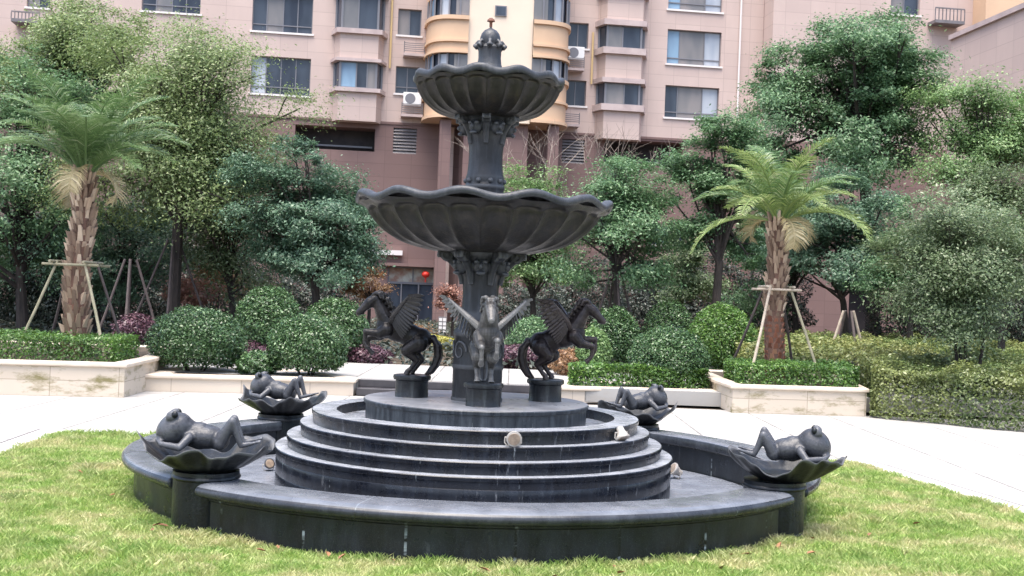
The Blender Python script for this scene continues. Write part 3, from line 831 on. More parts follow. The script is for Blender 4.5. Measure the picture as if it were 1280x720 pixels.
horse(*HP[1], R(-84), M['bronze_grey'], 'pale grey winged horse facing the viewer, on the front pedestal', 4)
horse(*HP[2], R(-6), M['bronze_brown'], 'brownish bronze winged horse rearing to the right, on the right pedestal', 5)

# ------------------------------------------------------------------ floodlights
def floodlight(loc, yaw, pitch_, label, scale=1.0, m='lamp_white'):
    f = empty('floodlight', loc, yaw, label, 'floodlight', 'floodlights of the fountain')
    f.scale = (scale,)*3
    rot = Matrix.Rotation(pitch_, 3, 'X')
    def tr(mb, off=Vector((0,0,.075))):
        mb.v = [tuple(rot @ Vector(v)+off) for v in mb.v]; return mb
    tr(MB().lathe([(.025,-.055),(.032,-.05),(.036,-.02),(.050,.02),(.062,.04),(.066,.045),(.066,.058),(.058,.060)], 28)).build('housing', M[m], f, smooth=True)
    tr(MB().lathe([(.056,.0575),(.05,.063),(0,.066)], 28)).build('lens', M['lamp_glass'], f, smooth=True)
    b = MB()
    b.tube([(-.07,0,.078),(-.072,0,.03),(-.05,0,.006),(.05,0,.006),(.072,0,.03),(.07,0,.078)], .0055, 8)
    b.tube([(-.07,0,.075),(-.052,0,.075)], .007, 8); b.tube([(.07,0,.075),(.052,0,.075)], .007, 8)
    b.build('bracket', M['lamp_white'], f, smooth=True)
    MB().box(-.03,.03,-.02,.02,0,.008).build('base_plate', M['dark_metal'], f)
floodlight((FX+.31, FY-1.365, .553), R(8), R(98), 'white floodlight tipped towards the viewer on the upper step at the front', .85)
floodlight((FX+1.14, FY-.79, .553), R(35), R(150), 'white floodlight with its mouth down on the upper step at the right', .85)
floodlight((FX+1.82, FY+.9, .03), R(-70), R(60), 'small white floodlight lying on the pool floor to the right of the steps', .9)
floodlight((FX-1.80, FY+.45, .03), R(30), R(70), 'small dark floodlight on the pool floor to the left of the steps', .7, 'dark_metal')

# ------------------------------------------------------------------ planters and low walls
def poly_wall(name, P, z0, z1, m, parent=None, th=.0):
    mb = MB(); k = len(P)
    mb.add([(x,y,z0) for x,y in P]+[(x,y,z1) for x,y in P], [tuple(range(k-1,-1,-1)), tuple(range(k,2*k))]+[(i,(i+1)%k,(i+1)%k+k,i+k) for i in range(k)])
    return mb
def planter(name, P, h, capw, label, cat, wm, over=.04, ch=.06):
    p = empty(name, (0,0,0), 0, label, cat)
    poly_wall('wall', P, 0, h-ch-.002, wm).build('wall', M['stone_wall'] if wm is None else wm, p)
    A = offset_poly(P, over); B = offset_poly(P, -capw); n = len(P)
    mb = MB()
    vs = [(x,y,h) for x,y in A]+[(x,y,h) for x,y in B]+[(x,y,h-ch) for x,y in A]+[(x,y,h-ch) for x,y in B]
    fs = []
    for i in range(n):
        j = (i+1) % n; fs += [(i,j,n+j,n+i),(i,2*n+i,2*n+j,j),(n+i,n+j,3*n+j,3*n+i),(2*n+i,3*n+i,3*n+j,2*n+j)]
    mb.add(vs, fs).build('coping', M['coping'], p, bevel=.018)
    C = offset_poly(P, -capw-.002)
    mb = poly_wall('s', C, h-ch-.001, h-.02, M['soil']); mb.build('soil', M['soil'], p)
    return p
# counter-clockwise outlines (outward is to the right of travel)
planter('stone_planter', [(-11.5,15.6),(-5.33,16.67),(-5.37,18.2),(-5.9,21.5),(-11.5,21.0)], .475, .22, 'long pale stone planter stained with moss, under the left palm', 'planter', M['stone_wall'])
planter('stone_planter', [(3.35,17.9),(5.42,18.15),(5.9,21.6),(3.3,21.6),(3.28,19.1)], .42, .22, 'pale stone planter with dark moss stains, under the right palm', 'planter', M['stone_wall'])
planter('low_garden_wall', [(-5.36,17.75),(-2.36,18.3),(-2.36,18.60),(-3.2,19.9),(-5.36,19.7)], .255, .24, 'low pale stone bed edge below the round bushes left of the steps', 'garden wall', M['low_stone'])
planter('low_garden_wall', [(.75,18.55),(3.27,18.95),(3.27,20.1),(.95,20.0)], .245, .24, 'low pale stone bed edge between the steps and the right planter', 'garden wall', M['low_stone'])
gs = empty('garden_steps', (0,0,0), 0, 'two dark polished steps between the low stone bed edges, behind the pool', 'steps')
MB().box(-2.32,.72,18.34,18.63,0,.118).build('step', M['dark_step'], gs, bevel=.01)
MB().box(-2.32,.72,18.60,19.0,.118,.236).build('step', M['dark_step'], gs, bevel=.01)
MB().box(-2.30,.70,18.66,19.6,.237,.252).build('landing', M['paving'], gs)

# ------------------------------------------------------------------ foliage generators
def crown_pts(c, rad, n_lump, n_leaf, seed, fill=.45, lump=.34, sub=10, subs=.16, flat=1.0):
    g = np.random.default_rng(seed)
    rad = np.array(rad); c = np.array(c)
    P = []; O = []; lumps = []
    # lumps spread over the crown, pushed to the outside
    for k in range(n_lump):
        d = g.normal(size=3); d /= np.linalg.norm(d)
        if d[2] < -.8: d[2] *= -.6
        rr = (.28+.72*g.random()**.8) if k else 0
        lumps.append((c+d*rad*rr, rad.mean()*lump*(.45+1.05*g.random()**1.3)))
    tot = sum(r_**2 for _, r_ in lumps)
    for lc, lr in lumps:
        n = int(n_leaf*lr*lr/tot)
        ns = max(3, int(sub*(.7+.6*g.random())))
        dd = g.normal(size=(ns,3)); dd /= np.linalg.norm(dd, axis=1, keepdims=True)
        cc = lc+dd*lr*(fill+(1.15-fill)*g.random((ns,1)))*np.array([1.15,1.15,.7])
        idx = g.integers(0, ns, n)
        off = g.normal(size=(n,3))*lr*subs*np.array([1.1,1.1,.55*flat])*1.8*(.6+.8*g.random(ns))[idx][:,None]
        p = cc[idx]+off
        P.append(p); O.append(unit(p-(c-np.array([0,0,rad[2]*.3]))))
    return np.vstack(P), np.vstack(O), lumps
def tree(name, base, c, rad, mleaf, label, cat='tree', group=None, n_leaf=14000, leaf=.09, n_lump=16, seed=1, trunk_r=.12, bark='bark', stems=1, aspect=.45,
         fill=.45, lump=.34, sub=10, subs=.16, droop=0, twigs=True):
    base = Vector(base); c = Vector(c)
    t = empty(name, base, 0, label, cat, group)
    P, O, lumps = crown_pts(tuple(c-base), rad, n_lump, n_leaf, seed, fill, lump, sub, subs)
    V, Q = leaf_arrays(P, O, leaf, aspect, droop=droop)
    np_mesh('crown', V, Q, M[mleaf] if isinstance(mleaf, str) else mleaf, t)
    g = random.Random(seed); mb = MB()
    h = c.z-base.z; cr = c-base
    for s_ in range(stems):
        off = Vector((g.uniform(-1,1), g.uniform(-1,1), 0))*(.0 if stems == 1 else trunk_r*2.5)
        fork = Vector((cr.x*.5, cr.y*.5, max(.2, h-rad[2]*.75))) + off*2.0
        pts = [Vector((0,0,-.1))+off, fork*.35+off*.5+Vector((g.uniform(-.05,.05)*h*.3, g.uniform(-.05,.05)*h*.3, 0)), fork, fork.lerp(cr, .6)+Vector((g.uniform(-.1,.1),g.uniform(-.1,.1),0))*rad[0], cr+off*2+Vector((0,0,rad[2]*.35))]
        sc = 1 if stems == 1 else .55
        mb.tube(pts, [trunk_r*1.25*sc, trunk_r*sc, trunk_r*.82*sc, trunk_r*.5*sc, trunk_r*.12*sc], 8)
        for k, (lc, lr) in enumerate(lumps):
            if k % stems != s_: continue
            lc = Vector(lc); st = pts[2].lerp(pts[4], g.uniform(0,.55))
            mid = st.lerp(lc, .5)+Vector((g.uniform(-.1,.1), g.uniform(-.1,.1), g.uniform(-.12,.02)))*lr*2
            mb.tube([st, mid, lc], [trunk_r*.38*sc, trunk_r*.24*sc, trunk_r*.1*sc], 6)
            if twigs:
                for q in range(3):
                    e = lc+Vector((g.gauss(0,1), g.gauss(0,1), g.gauss(0,.8)))*lr*.6
                    mb.tube([mid.lerp(lc, .6), (mid.lerp(lc,.6)).lerp(e,.6)+Vector((0,0,.05)), e], [trunk_r*.12*sc+.004, trunk_r*.07*sc+.003, .003], 4)
    mb.build('trunk', M[bark], t, smooth=True)
    return t
def bush(name, c, rad, m, label, cat='bush', group=None, n=9000, leaf=.05, seed=1, rough=.06, zmin=-1.0, aspect=.5, stem=True, box=False):
    g = np.random.default_rng(seed)
    gz = .21; gap = (c[2]-rad[2])-gz
    if gap > 0 and c[1] > 18.7:      # let the plant reach down to its bed
        rad = (rad[0], rad[1], rad[2]+gap*.5); c = (c[0], c[1], c[2]-gap*.5)
    base = Vector((c[0], c[1], c[2]-rad[2]))
    t = empty(name, base, 0, label, cat, group)
    d = unit(g.normal(size=(n,3)))
    k = d[:,2] > zmin; d = d[k]; n = len(d)
    rr = np.where(g.random(n) < .68, 1-.14*g.random(n)**1.5, .35+.55*g.random(n))
    ph = g.random(6)*6.28
    nz = 1+rough*(np.sin(d[:,0]*5+ph[0])*np.sin(d[:,1]*6+ph[1])+np.sin(d[:,2]*9+ph[2]+d[:,0]*7))+g.normal(size=n)*.034
    P = d*(rr*nz)[:,None]
    if box:
        sgn = np.sign(d); P = sgn*np.abs(P)**.45
        P = P/np.maximum(1, np.abs(P).max(axis=1, keepdims=True))
    P = P*np.array(rad)+np.array([0,0,rad[2]])
    V, Q = leaf_arrays(P, unit(d*np.array([1,1,1.2])), leaf, aspect)
    np_mesh('foliage', V, Q, M[m], t)
    if stem:
        mb = MB(); q = random.Random(seed)
        for k in range(7):
            a = q.random()*6.28; e = Vector((math.cos(a)*rad[0]*.7, math.sin(a)*rad[1]*.7, rad[2]*q.uniform(.7,1.4)))
            mb.tube([(math.cos(a)*.04, math.sin(a)*.04, -.06), e*.5+Vector((0,0,.05)), e], [.020,.013,.004], 5)
        mb.build('stems', M['bark'], t)
    return t
def hedge(name, P, z0, z1, m, label, n, leaf, seed, cat='hedge', kind=None, rough=.03, top_only=.5):
    """leafy mass filling the outline P between z0 and z1"""
    g = np.random.default_rng(seed)
    xs = [p[0] for p in P]; ys = [p[1] for p in P]
    X = g.uniform(min(xs), max(xs), n*3); Y = g.uniform(min(ys), max(ys), n*3)
    k = in_poly(X, Y, P); X, Y = X[k][:n], Y[k][:n]; n1 = int(len(X)*top_only)
    ph = g.random(4)*6.28
    wob = rough*(np.sin(X*3.1+ph[0])*np.sin(Y*2.7+ph[1])+.6*np.sin(X*8.3+ph[2])*np.sin(Y*7.1+ph[3]))
    Zt = z1+wob+g.normal(size=len(X))*.018-.08*g.random(len(X))**2
    # sides
    per = []; m_ = len(P)
    Ls = [math.hypot(P[(i+1)%m_][0]-P[i][0], P[(i+1)%m_][1]-P[i][1]) for i in range(m_)]
    ns = n-n1; idx = g.choice(m_, ns, p=np.array(Ls)/sum(Ls)); t = g.random(ns)
    A = np.array(P)[idx]; B = np.array(P)[(idx+1) % m_]; E = B-A
    nn = np.stack([E[:,1], -E[:,0]],1); nn /= np.linalg.norm(nn, axis=1, keepdims=True)
    W = A+E*t[:,None]-nn*(np.abs(g.normal(size=ns))*.05+.01)[:,None]+nn*(.04*np.sin(A[:,:1]*0+t[:,None]*Ls[0]*5))
    Zs = z0+(z1-z0)*g.random(ns)
    PP = np.vstack([np.stack([X[:n1],Y[:n1],Zt[:n1]],1), np.stack([W[:,0],W[:,1],Zs],1)])
    OO = np.vstack([np.tile([0,0,1.0],(n1,1)), np.stack([nn[:,0],nn[:,1],np.zeros(ns)],1)])
    V, Q = leaf_arrays(PP, OO, leaf, .5)
    cx, cy = np.mean(xs), np.mean(ys)
    V = V-np.array([cx,cy,z0])
    o = np_mesh(name, V, Q, M[m]); o.location = (cx,cy,z0)
    tag(o, label, cat, kind=kind); return o

# ------------------------------------------------------------------ palms
def frond_mesh(g, length, elev, az, droop, leaflet, n=34, wide=.0095, start=.12):
    """arching midrib with two rows of narrow leaflets"""
    pts = []; p = Vector((0,0,0)); e = elev; step = length/16
    h = Vector((math.cos(az), math.sin(az), 0)); side = Vector((-math.sin(az), math.cos(az), 0))
    tw = g.uniform(-.25,.25)
    for i in range(17):
        pts.append(p.copy()); d = h*math.cos(e)+Vector((0,0,1))*math.sin(e)+side*tw*.15
        p = p+d*step; e -= droop/16*(1+1.3*i/16)
    vs = []; fs = []
    def quad(a, b, c, d_):
        o = len(vs); vs.extend([a,b,c,d_]); fs.append((o,o+1,o+2,o+3))
    mb = MB(); mb.tube(pts, [.020*(1-.8*i/16)+.003 for i in range(17)], 5)
    for k in range(n):
        t = start+(1-start)*k/(n-1); x = t*16; i = min(15, int(x)); q = pts[i].lerp(pts[i+1], x-i)
        d = (pts[i+1]-pts[i]).normalized(); up = side.cross(d).normalized()
        if up.z < 0: up = -up
        ll = leaflet*(math.sin(PI*(.12+.82*t))**.7)*g.uniform(.85,1.1)
        for s_ in (-1,1):
            v = (side*s_*.80+d*.62+up*g.uniform(.12,.42)).normalized()
            m1 = q+v*ll*.5; v2 = (v+Vector((0,0,-.55))).normalized(); tip = m1+v2*ll*.5
            wv = d*wide
            quad(q-wv*.5, m1-wv, m1+wv, q+wv*.5); 
            o = len(vs); vs.extend([m1-wv, tip, m1+wv]); fs.append((o,o+1,o+2))
    mb.add(vs, fs); return mb
def palm(base, top, r0, r1, fr_len, n_fr, label, seed, boot, mgreen, boot_low=None, lo_el=20, dr=56, dry=6):
    g = random.Random(seed); base = Vector(base); top = Vector(top)-base
    t = empty('palm_tree', base, 0, label, 'palm tree', 'palms held by timber props')
    mb = MB(); k = 14
    pts = [Vector((top.x*(i/k)+.02*math.sin(i*.8), top.y*i/k, top.z*i/k-.05)) for i in range(k+1)]
    rad = [r0+(r1-r0)*i/k for i in range(k+1)]
    mb.tube(pts, rad, 14); tr = mb.build('trunk', M['palm_bark'], t, smooth=True)
    for part, (lo, hi, mm) in enumerate(((0,.0,None),(0,1,boot)) if boot_low is None else ((0,.42,boot_low),(.42,1,boot))):
        if mm is None: continue
        mb = MB(); rows = int((hi-lo)*top.z/.085)
        for j in range(rows):
            f = lo+(hi-lo)*j/rows; x = f*k; i = min(k-1, int(x)); c = pts[i].lerp(pts[i+1], x-i); r_ = rad[i]
            nn = 9
            for q in range(nn):
                a = 2*PI*(q+.38*j)/nn+g.uniform(-.2,.2)
                ca, sa = math.cos(a), math.sin(a); sz = (.12 if f > .42 or boot_low is None else .05)*g.uniform(.5,1.6)
                o = Vector((ca, sa, 0)); sd_ = Vector((-sa, ca, 0)); wd = r_*.24*g.uniform(.8,1.1)
                b0 = c+o*(r_*.97); tp = b0+Vector((0,0,sz*1.25))+o*(sz*.42)
                vs = [b0-sd_*wd, b0+sd_*wd, tp+sd_*wd*.5, tp-sd_*wd*.5, b0-sd_*wd*.8-o*.02+Vector((0,0,sz)), b0+sd_*wd*.8-o*.02+Vector((0,0,sz))]
                mb.add(vs, [(0,1,2,3),(3,2,5,4),(0,3,4),(1,5,2)])
        mb.build('leaf_bases', M[mm], t)
    for q in range(n_fr):
        az = q*2.399+g.uniform(-.2,.2); u = q/n_fr
        dryf = q < dry
        el = R(lo_el+(86-lo_el)*((q-dry)/(n_fr-dry))**.8) if not dryf else R(g.uniform(5,28))
        ln = fr_len*g.uniform(.68,1.08)*(1 if not dryf else .56); el += R(g.uniform(-9,9))
        fm = frond_mesh(g, ln, el, az, R(dr-12*u) if not dryf else R(88), fr_len*.235, n=52)
        fo = fm.build('frond', M['frond_dry'] if dryf else (M[mgreen] if q % 3 else M['frond']), t)
        fo.location = Vector((top.x, top.y, top.z-.06))+Vector((math.cos(az), math.sin(az), 0))*r1*.6
        if dryf: fo['label'] = 'drooping straw-coloured frond'
    return t
def props(center, z_base, z_tie, feet, half, m, label, tie=True, rr=.022):
    """timber props leaning on a trunk: poles and the tie bars"""
    p = empty('tree_prop', (center[0], center[1], z_base), 0, label, 'timber props')
    cx, cy = center; n = len(feet)
    for k, ft in enumerate(feet):
        v = Vector((ft[0]-cx, ft[1]-cy, 0)); top = v.normalized()*half*1.15; top.z = z_tie-z_base+.06
        e = Vector((ft[0]-cx, ft[1]-cy, ft[2]-z_base-.03)); MB().tube([e, top.lerp(e,.5)+Vector((.008,0,0)), top], [rr*1.1, rr, rr*.95], 8).build('pole', M[m[k % len(m)]], p, smooth=True)
    if tie:
        for s_ in (-1,1):
            MB().tube([(-half*1.7,s_*half,z_tie-z_base),(half*1.7,s_*half,z_tie-z_base)], rr*.9, 8).build('tie_bar', M[m[0]], p, smooth=True)
            MB().tube([(s_*half,-half*1.7,z_tie-z_base+.045),(s_*half,half*1.7,z_tie-z_base+.045)], rr*.9, 8).build('tie_bar', M[m[0]], p, smooth=True)
PLd = 18.2
b = at(92,425,PLd); tt = at(107,212,PLd)
palm((b.x,b.y,.42), tt, .185, .140, 1.78, 36, 'tall palm with shaggy tan trunk in the left planter', 11, 'palm_boot', 'frond', dry=3, lo_el=38, dr=52)
fe = [at(16,420,17.6), at(134,430,17.3), at(160,420,18.6), at(60,414,19.0)]
props((b.x,b.y), .43, at(90,331,PLd).z, [(f.x,f.y,.43) for f in fe], .25, ['timber','timber','timber_dark','timber_dark'], 'mossy timber props tied round the left palm trunk')
PRd = 19.4
b2 = at(967,452,PRd); t2 = at(973,272,PRd)
palm((b2.x,b2.y,.38), t2, .165, .140, 1.62, 28, 'shorter palm with reddish lower trunk in the right planter', 12, 'palm_boot', 'frond_y', boot_low='palm_boot_red', dry=4)
fe = [at(936,460,18.6), at(1030,446,18.8), at(908,448,20.2), at(994,445,20.5)]
props((b2.x,b2.y), .39, at(968,362,PRd).z, [(f.x,f.y,.39) for f in fe], .21, ['timber_pale','timber','timber_dark','timber_dark'], 'pale timber props tied round the right palm trunk')

# ------------------------------------------------------------------ hedges and bushes
hedge('clipped_hedge', [(-11.2,16.1),(-5.58,17.05),(-5.65,18.3),(-11.2,17.6)], .46, .80, 'l_hedge', 'bright green clipped hedge filling the left stone planter', 30000, .045, 31)
hedge('clipped_hedge', [(3.5,18.15),(5.35,18.35),(5.6,19.9),(3.5,19.6)], .40, .72, 'l_hedge', 'clipped green hedge filling the right stone planter', 17000, .045, 32)
hedge('low_hedge', [(.95,18.85),(3.2,19.2),(3.2,19.8),(1.0,19.5)], .25, .56, 'l_hedge', 'low loose yellow-green hedge on the bed between steps and right planter', 9000, .055, 33, rough=.05)
hedge('border_hedge', [(5.45,17.95),(7.6,16.2),(10.5,15.6),(10.5,18.6),(6.0,20.6)], .02, .74, 'l_border', 'loose green border hedge with pale tips at the right edge beyond the paving', 60000, .055, 34, rough=.13)
hedge('ground_cover', [(4.2,20.3),(5.9,20.7),(10.8,18.0),(14,30),(4.5,30)], .25, .86, 'l_cover', 'yellow-green ground cover shrubs spreading behind the right planter', 90000, .070, 35, cat='ground cover', kind='stuff', rough=.14, top_only=.9)
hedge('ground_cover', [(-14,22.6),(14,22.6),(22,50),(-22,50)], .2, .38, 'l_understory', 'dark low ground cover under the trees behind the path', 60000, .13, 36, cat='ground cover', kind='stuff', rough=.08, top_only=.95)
B = [ # px, py, half-width px, half-height px, depth, material, leaves, label
 (246,427,59,44,19.0,'l_bush',15000,'big round clipped bush left of the steps, nearest the left planter'),
 (385,434,50,41,18.95,'l_bush',13000,'round clipped bush on the low bed, nearest the dark steps'),
 (335,391,42,33,22.0,'l_bush',9000,'round clipped bush standing higher behind the two front left bushes'),
 (420,398,42,26,23.0,'l_bush',8000,'broad flat-topped bush behind the one nearest the steps'),
 (836,449,50,40,19.7,'l_bush',13000,'big round clipped bush beside the right planter'),
 (903,411,42,31,23.5,'l_hedge',9000,'round bush behind the right planter, left of the palm trunk'),
 (768,408,32,24,24.0,'l_bush',7000,'dark rounded bush right of the brown horse, in the rear row'),
 (836,396,32,22,25.5,'l_bush',5000,'small dark bush farthest back between two larger round ones'),
 (742,436,22,26,21.2,'l_fresh',4000,'small light green shrub seen behind the right horse'),
 (665,412,32,16,25.0,'l_mid',4000,'low dark green shrub seen past the front horse wing'),
]
for i, (px,py,hw,hh,d,m,n,lb) in enumerate(B):
    c = at(px,py,d); bush('round_bush', c, (hw/F*d, hw/F*d*.95, hh/F*d), m, lb, 'bush', 'clipped bushes of the garden', int(n*1.9), .043 if d < 20 else .050, 50+i, zmin=-.70 if d < 20 else -.95, rough=.028)
Pp = [(460,445,30,15,22.9,'low purple-leaved shrub left of the path behind the left horse',3500,'l_purple'),
 (640,445,66,15,23.2,'low purple-leaved hedge behind the column drum',6000,'l_purple'),
 (320,436,24,10,21.6,'small purple shrub between the two front left bushes',1800,'l_purple'),
 (168,412,26,20,24.0,'dull purple shrub right of the left palm',3000,'l_purple'),
 (322,455,26,16,18.9,'loose green shrub filling between the two front left bushes',3500,'l_bush'),
 (545,428,34,9,30.0,'low yellow-leaved shrub in front of the doorway',2500,'l_lemon'),
 (712,450,26,14,21.5,'low yellow-orange shrub under the right horse',2500,'l_orange')]
for i, (px,py,hw,hh,d,lb,n,m) in enumerate(Pp):
    c = at(px,py,d); bush('garden_shrub', c, (hw/F*d, .45, hh/F*d), m, lb, 'shrub', None, n, .06, 80+i, rough=.1)

# ------------------------------------------------------------------ trees
def T(px0, py0, px, py, hw, hh, d, m, label, **kw):
    g0 = at(px0, py0, d); z = .2 if d > 19 else .0
    c = at(px, py, d)
    rad = (hw/F*d, kw.pop('ry', hw/F*d*.85), hh/F*d)
    return tree(kw.pop('name', 'broadleaf_tree'), (g0.x, d, z), c, rad, m, label, **kw)
T(212,420,232,165,150,165,27,'l_yellow','tall airy yellow-green tree behind the left palm', n_leaf=105000, leaf=.072, n_lump=75, seed=1, trunk_r=.15, subs=.23, lump=.245, sub=13)
T(120,420,95,95,120,95,31,'l_yellow','yellow-green tree filling the top left corner behind the palm', n_leaf=75000, leaf=.085, n_lump=48, seed=2, trunk_r=.16, lump=.28)
T(30,420,25,235,115,170,28,'l_mid','dark tree at the left edge behind the palm', n_leaf=52000, leaf=.080, n_lump=44, seed=3, trunk_r=.15, lump=.27)
T(150,420,160,315,105,90,30,'l_dark','dark low-crowned tree between the left palm and the airy tree', n_leaf=42000, leaf=.082, n_lump=30, seed=4, trunk_r=.10)
T(400,400,388,275,92,103,25,'l_dark','dense dark round-crowned tree left of the fountain', n_leaf=75000, leaf=.070, n_lump=40, seed=5, trunk_r=.10, fill=.6, lump=.28)
T(295,405,285,300,70,95,28,'l_grey','thin grey-green tree between the airy tree and the dense dark one', n_leaf=22000, leaf=.075, n_lump=26, seed=6, trunk_r=.08, subs=.24)
T(770,395,772,285,80,92,26,'l_mid','light green tree with forked trunk right of the column', n_leaf=40000, leaf=.072, n_lump=44, seed=27, trunk_r=.08, subs=.26, lump=.22)
T(668,400,668,300,60,115,30,'l_fresh','slim light green tree showing between the two basins', n_leaf=28000, leaf=.078, n_lump=28, seed=8, trunk_r=.09)
T(895,410,903,250,68,108,27,'l_mid','mid green tree left of the right palm', n_leaf=52000, leaf=.075, n_lump=36, seed=9, trunk_r=.11, lump=.28)
T(845,405,858,335,52,62,31,'l_grey','small grey-green tree behind the rear right bushes', n_leaf=17000, leaf=.078, n_lump=18, seed=10, trunk_r=.07)
T(1092,410,1068,128,128,138,35,'l_mid','largest tree, dense rounded crown reaching the top right', n_leaf=110000, leaf=.100, n_lump=60, seed=11, trunk_r=.20, fill=.6, lump=.24)
T(1060,415,1050,305,95,98,31,'l_dark','dark tree mass behind the right palm crown', n_leaf=52000, leaf=.085, n_lump=34, seed=12, trunk_r=.10, lump=.28)
T(1230,410,1228,165,88,95,33,'l_fresh','fresh green tree at the top right edge', n_leaf=42000, leaf=.085, n_lump=34, seed=13, subs=.21, lump=.27)
T(1250,470,1258,290,78,110,24,'l_grey','grey-green tree at the right edge behind the slim-stemmed tree', n_leaf=38000, leaf=.070, n_lump=30, seed=14, trunk_r=.08)
T(1205,472,1195,340,98,112,19.8,'l_grey','slim multi-stemmed light tree standing in the right border', n_leaf=60000, leaf=.055, n_lump=44, seed=15, trunk_r=.06, stems=4, subs=.22, lump=.26)
T(1000,400,985,305,65,80,33,'l_mid','green tree behind the right palm trunk', n_leaf=30000, leaf=.085, n_lump=24, seed=16, trunk_r=.09)
T(60,415,60,330,90,80,33,'l_dark','dark tree mass behind the left palm props', n_leaf=30000, leaf=.09, n_lump=22, seed=17, trunk_r=.09)
T(1140,415,1135,330,60,75,28,'l_mid','mid green tree between the dark mass and the slim-stemmed tree', n_leaf=22000, leaf=.078, n_lump=20, seed=18, trunk_r=.08)
for i,(px0,py0,px,py,hw,hh,d,m,lb) in enumerate([
  (462,412,462,350,38,38,27,'l_orange','small orange-leaved tree between the dark tree and the doorway'),
  (566,412,566,382,19,22,33,'l_pink','small salmon-leaved tree right of the doorway'),
  (235,412,238,372,36,22,29,'l_pink','low salmon-leaved shrub tree behind the big left bush'),
  (270,412,275,345,40,35,31,'l_orange','thin orange-tinted tree behind the rear left bush'),
  (505,420,520,415,26,9,36,'l_orange','low rusty shrub before the doorway')]):
    T(px0,py0,px,py,hw,hh,d,m,lb,name='ornamental_tree', n_leaf=4200, leaf=.075, n_lump=9, seed=40+i, trunk_r=.045, subs=.24, lump=.38)
# understory shrubs before the building, tree shade put into their leaf colour
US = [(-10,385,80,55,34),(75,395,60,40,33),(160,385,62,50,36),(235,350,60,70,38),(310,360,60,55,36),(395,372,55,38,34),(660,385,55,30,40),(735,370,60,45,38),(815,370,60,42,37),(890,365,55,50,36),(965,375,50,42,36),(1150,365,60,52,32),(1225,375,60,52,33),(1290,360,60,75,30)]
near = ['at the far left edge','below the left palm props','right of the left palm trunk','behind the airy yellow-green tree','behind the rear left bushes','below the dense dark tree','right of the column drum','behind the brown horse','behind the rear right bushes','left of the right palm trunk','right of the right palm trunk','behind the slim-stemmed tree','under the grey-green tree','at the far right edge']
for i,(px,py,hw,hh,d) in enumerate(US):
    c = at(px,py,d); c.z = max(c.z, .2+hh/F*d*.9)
    bush('understory_shrub', c, (hw/F*d, 1.0, hh/F*d), 'l_understory', 'dark shade-toned shrub '+near[i], 'shrub', 'shaded shrubs before the building', 12000, .09, 120+i, rough=.16)
# small props of the young trees
def stakes(px, py, d, label, m, sp=.55, h=1.7):
    g0 = at(px, py, d); props((g0.x, d), .2, .2+h, [(g0.x+sp*math.cos(a), d+sp*math.sin(a), .2) for a in (.3, 1.9, 3.3, 4.9)], .10, m, label, tie=False, rr=.028)
stakes(212,420,27,'dark timber props round the airy tree trunk',['timber_dark'], 1.0, 2.3)
stakes(160,415,25,'dark timber props beside the left palm',['timber_dark'], .7, 1.8)
stakes(1060,412,25,'pale timber props at the dark garage mouth',['timber_pale','timber_dark'], .55, 1.3)
stakes(768,400,26,'dark timber props round the forked light green tree',['timber_dark'], .7, 1.9)
# bare pale saplings
def bare_tree(px, py, d, topy, spread, seed, label):
    g = random.Random(seed); b0 = at(px, py, d); t = empty('bare_tree', (b0.x, d, .2), 0, label, 'tree', 'leafless saplings before the building')
    h = at(px, topy, d).z-.2; mb = MB()
    def br(p, v, r_, dep):
        e = p+v; mid = p.lerp(e, .5)+Vector((g.uniform(-1,1), g.uniform(-1,1), 0))*v.length*.08
        mb.tube([p, mid, e], [r_, r_*.8, r_*.6], 5)
        if dep:
            for _ in range(3):
                nv = (v.normalized()+Vector((g.uniform(-1,1), g.uniform(-1,1), g.uniform(-.2,.5)))*.85).normalized()*v.length*g.uniform(.55,.8)
                br(e, nv, r_*.6, dep-1)
    br(Vector((0,0,0)), Vector((0,0,h*.42)), .04, 4)
    mb.build('trunk', M['bark_pale'], t)
bare_tree(650,400,42,165,1,1,'leafless pale sapling right of the upper column')
bare_tree(722,400,44,180,1,2,'leafless pale sapling below the louvred window')
bare_tree(782,400,44,160,1,3,'leafless pale sapling before the right underpass')

# ------------------------------------------------------------------ fallen leaves by the wall
g = random.Random(5)
spots = []
for k in range(18):
    a = R(-90)+g.uniform(-.78,1.0); r_ = 2.80+.02*g.random()+abs(g.gauss(0,.13)); spots.append((FX+r_*math.cos(a), FY-.07+r_*math.sin(a)))
spots += [(-3.05,10.1),(-3.4,11.1),(-3.5,9.9),(-2.9,8.9),(3.1,9.0),(2.6,8.5)]
me = None
for k, (x, y) in enumerate(spots):
    if me is None:
        o = MB().add([(-.028,0,.0),(-.012,.014,.008),(.012,.013,.010),(.032,0,.002),(.012,-.014,.009),(-.012,-.013,.007),(0,0,.0)],
            [(0,6,1),(1,6,2),(2,6,3),(3,6,4),(4,6,5),(5,6,0)]).build('fallen_leaf', M['dead_leaf']); me = o.data
        first = o
    else:
        o = first.copy(); COL.objects.link(o)
    o.location = (x, y, .045); o.rotation_euler = (g.uniform(-.5,.5), g.uniform(-.5,.5), g.random()*6.28)
    s_ = g.uniform(.7,1.3); o.scale = (s_,s_,s_)
    tag(o, 'dry brown leaf fallen on the grass near the pool wall', 'fallen leaf', 'fallen leaves on the lawn')

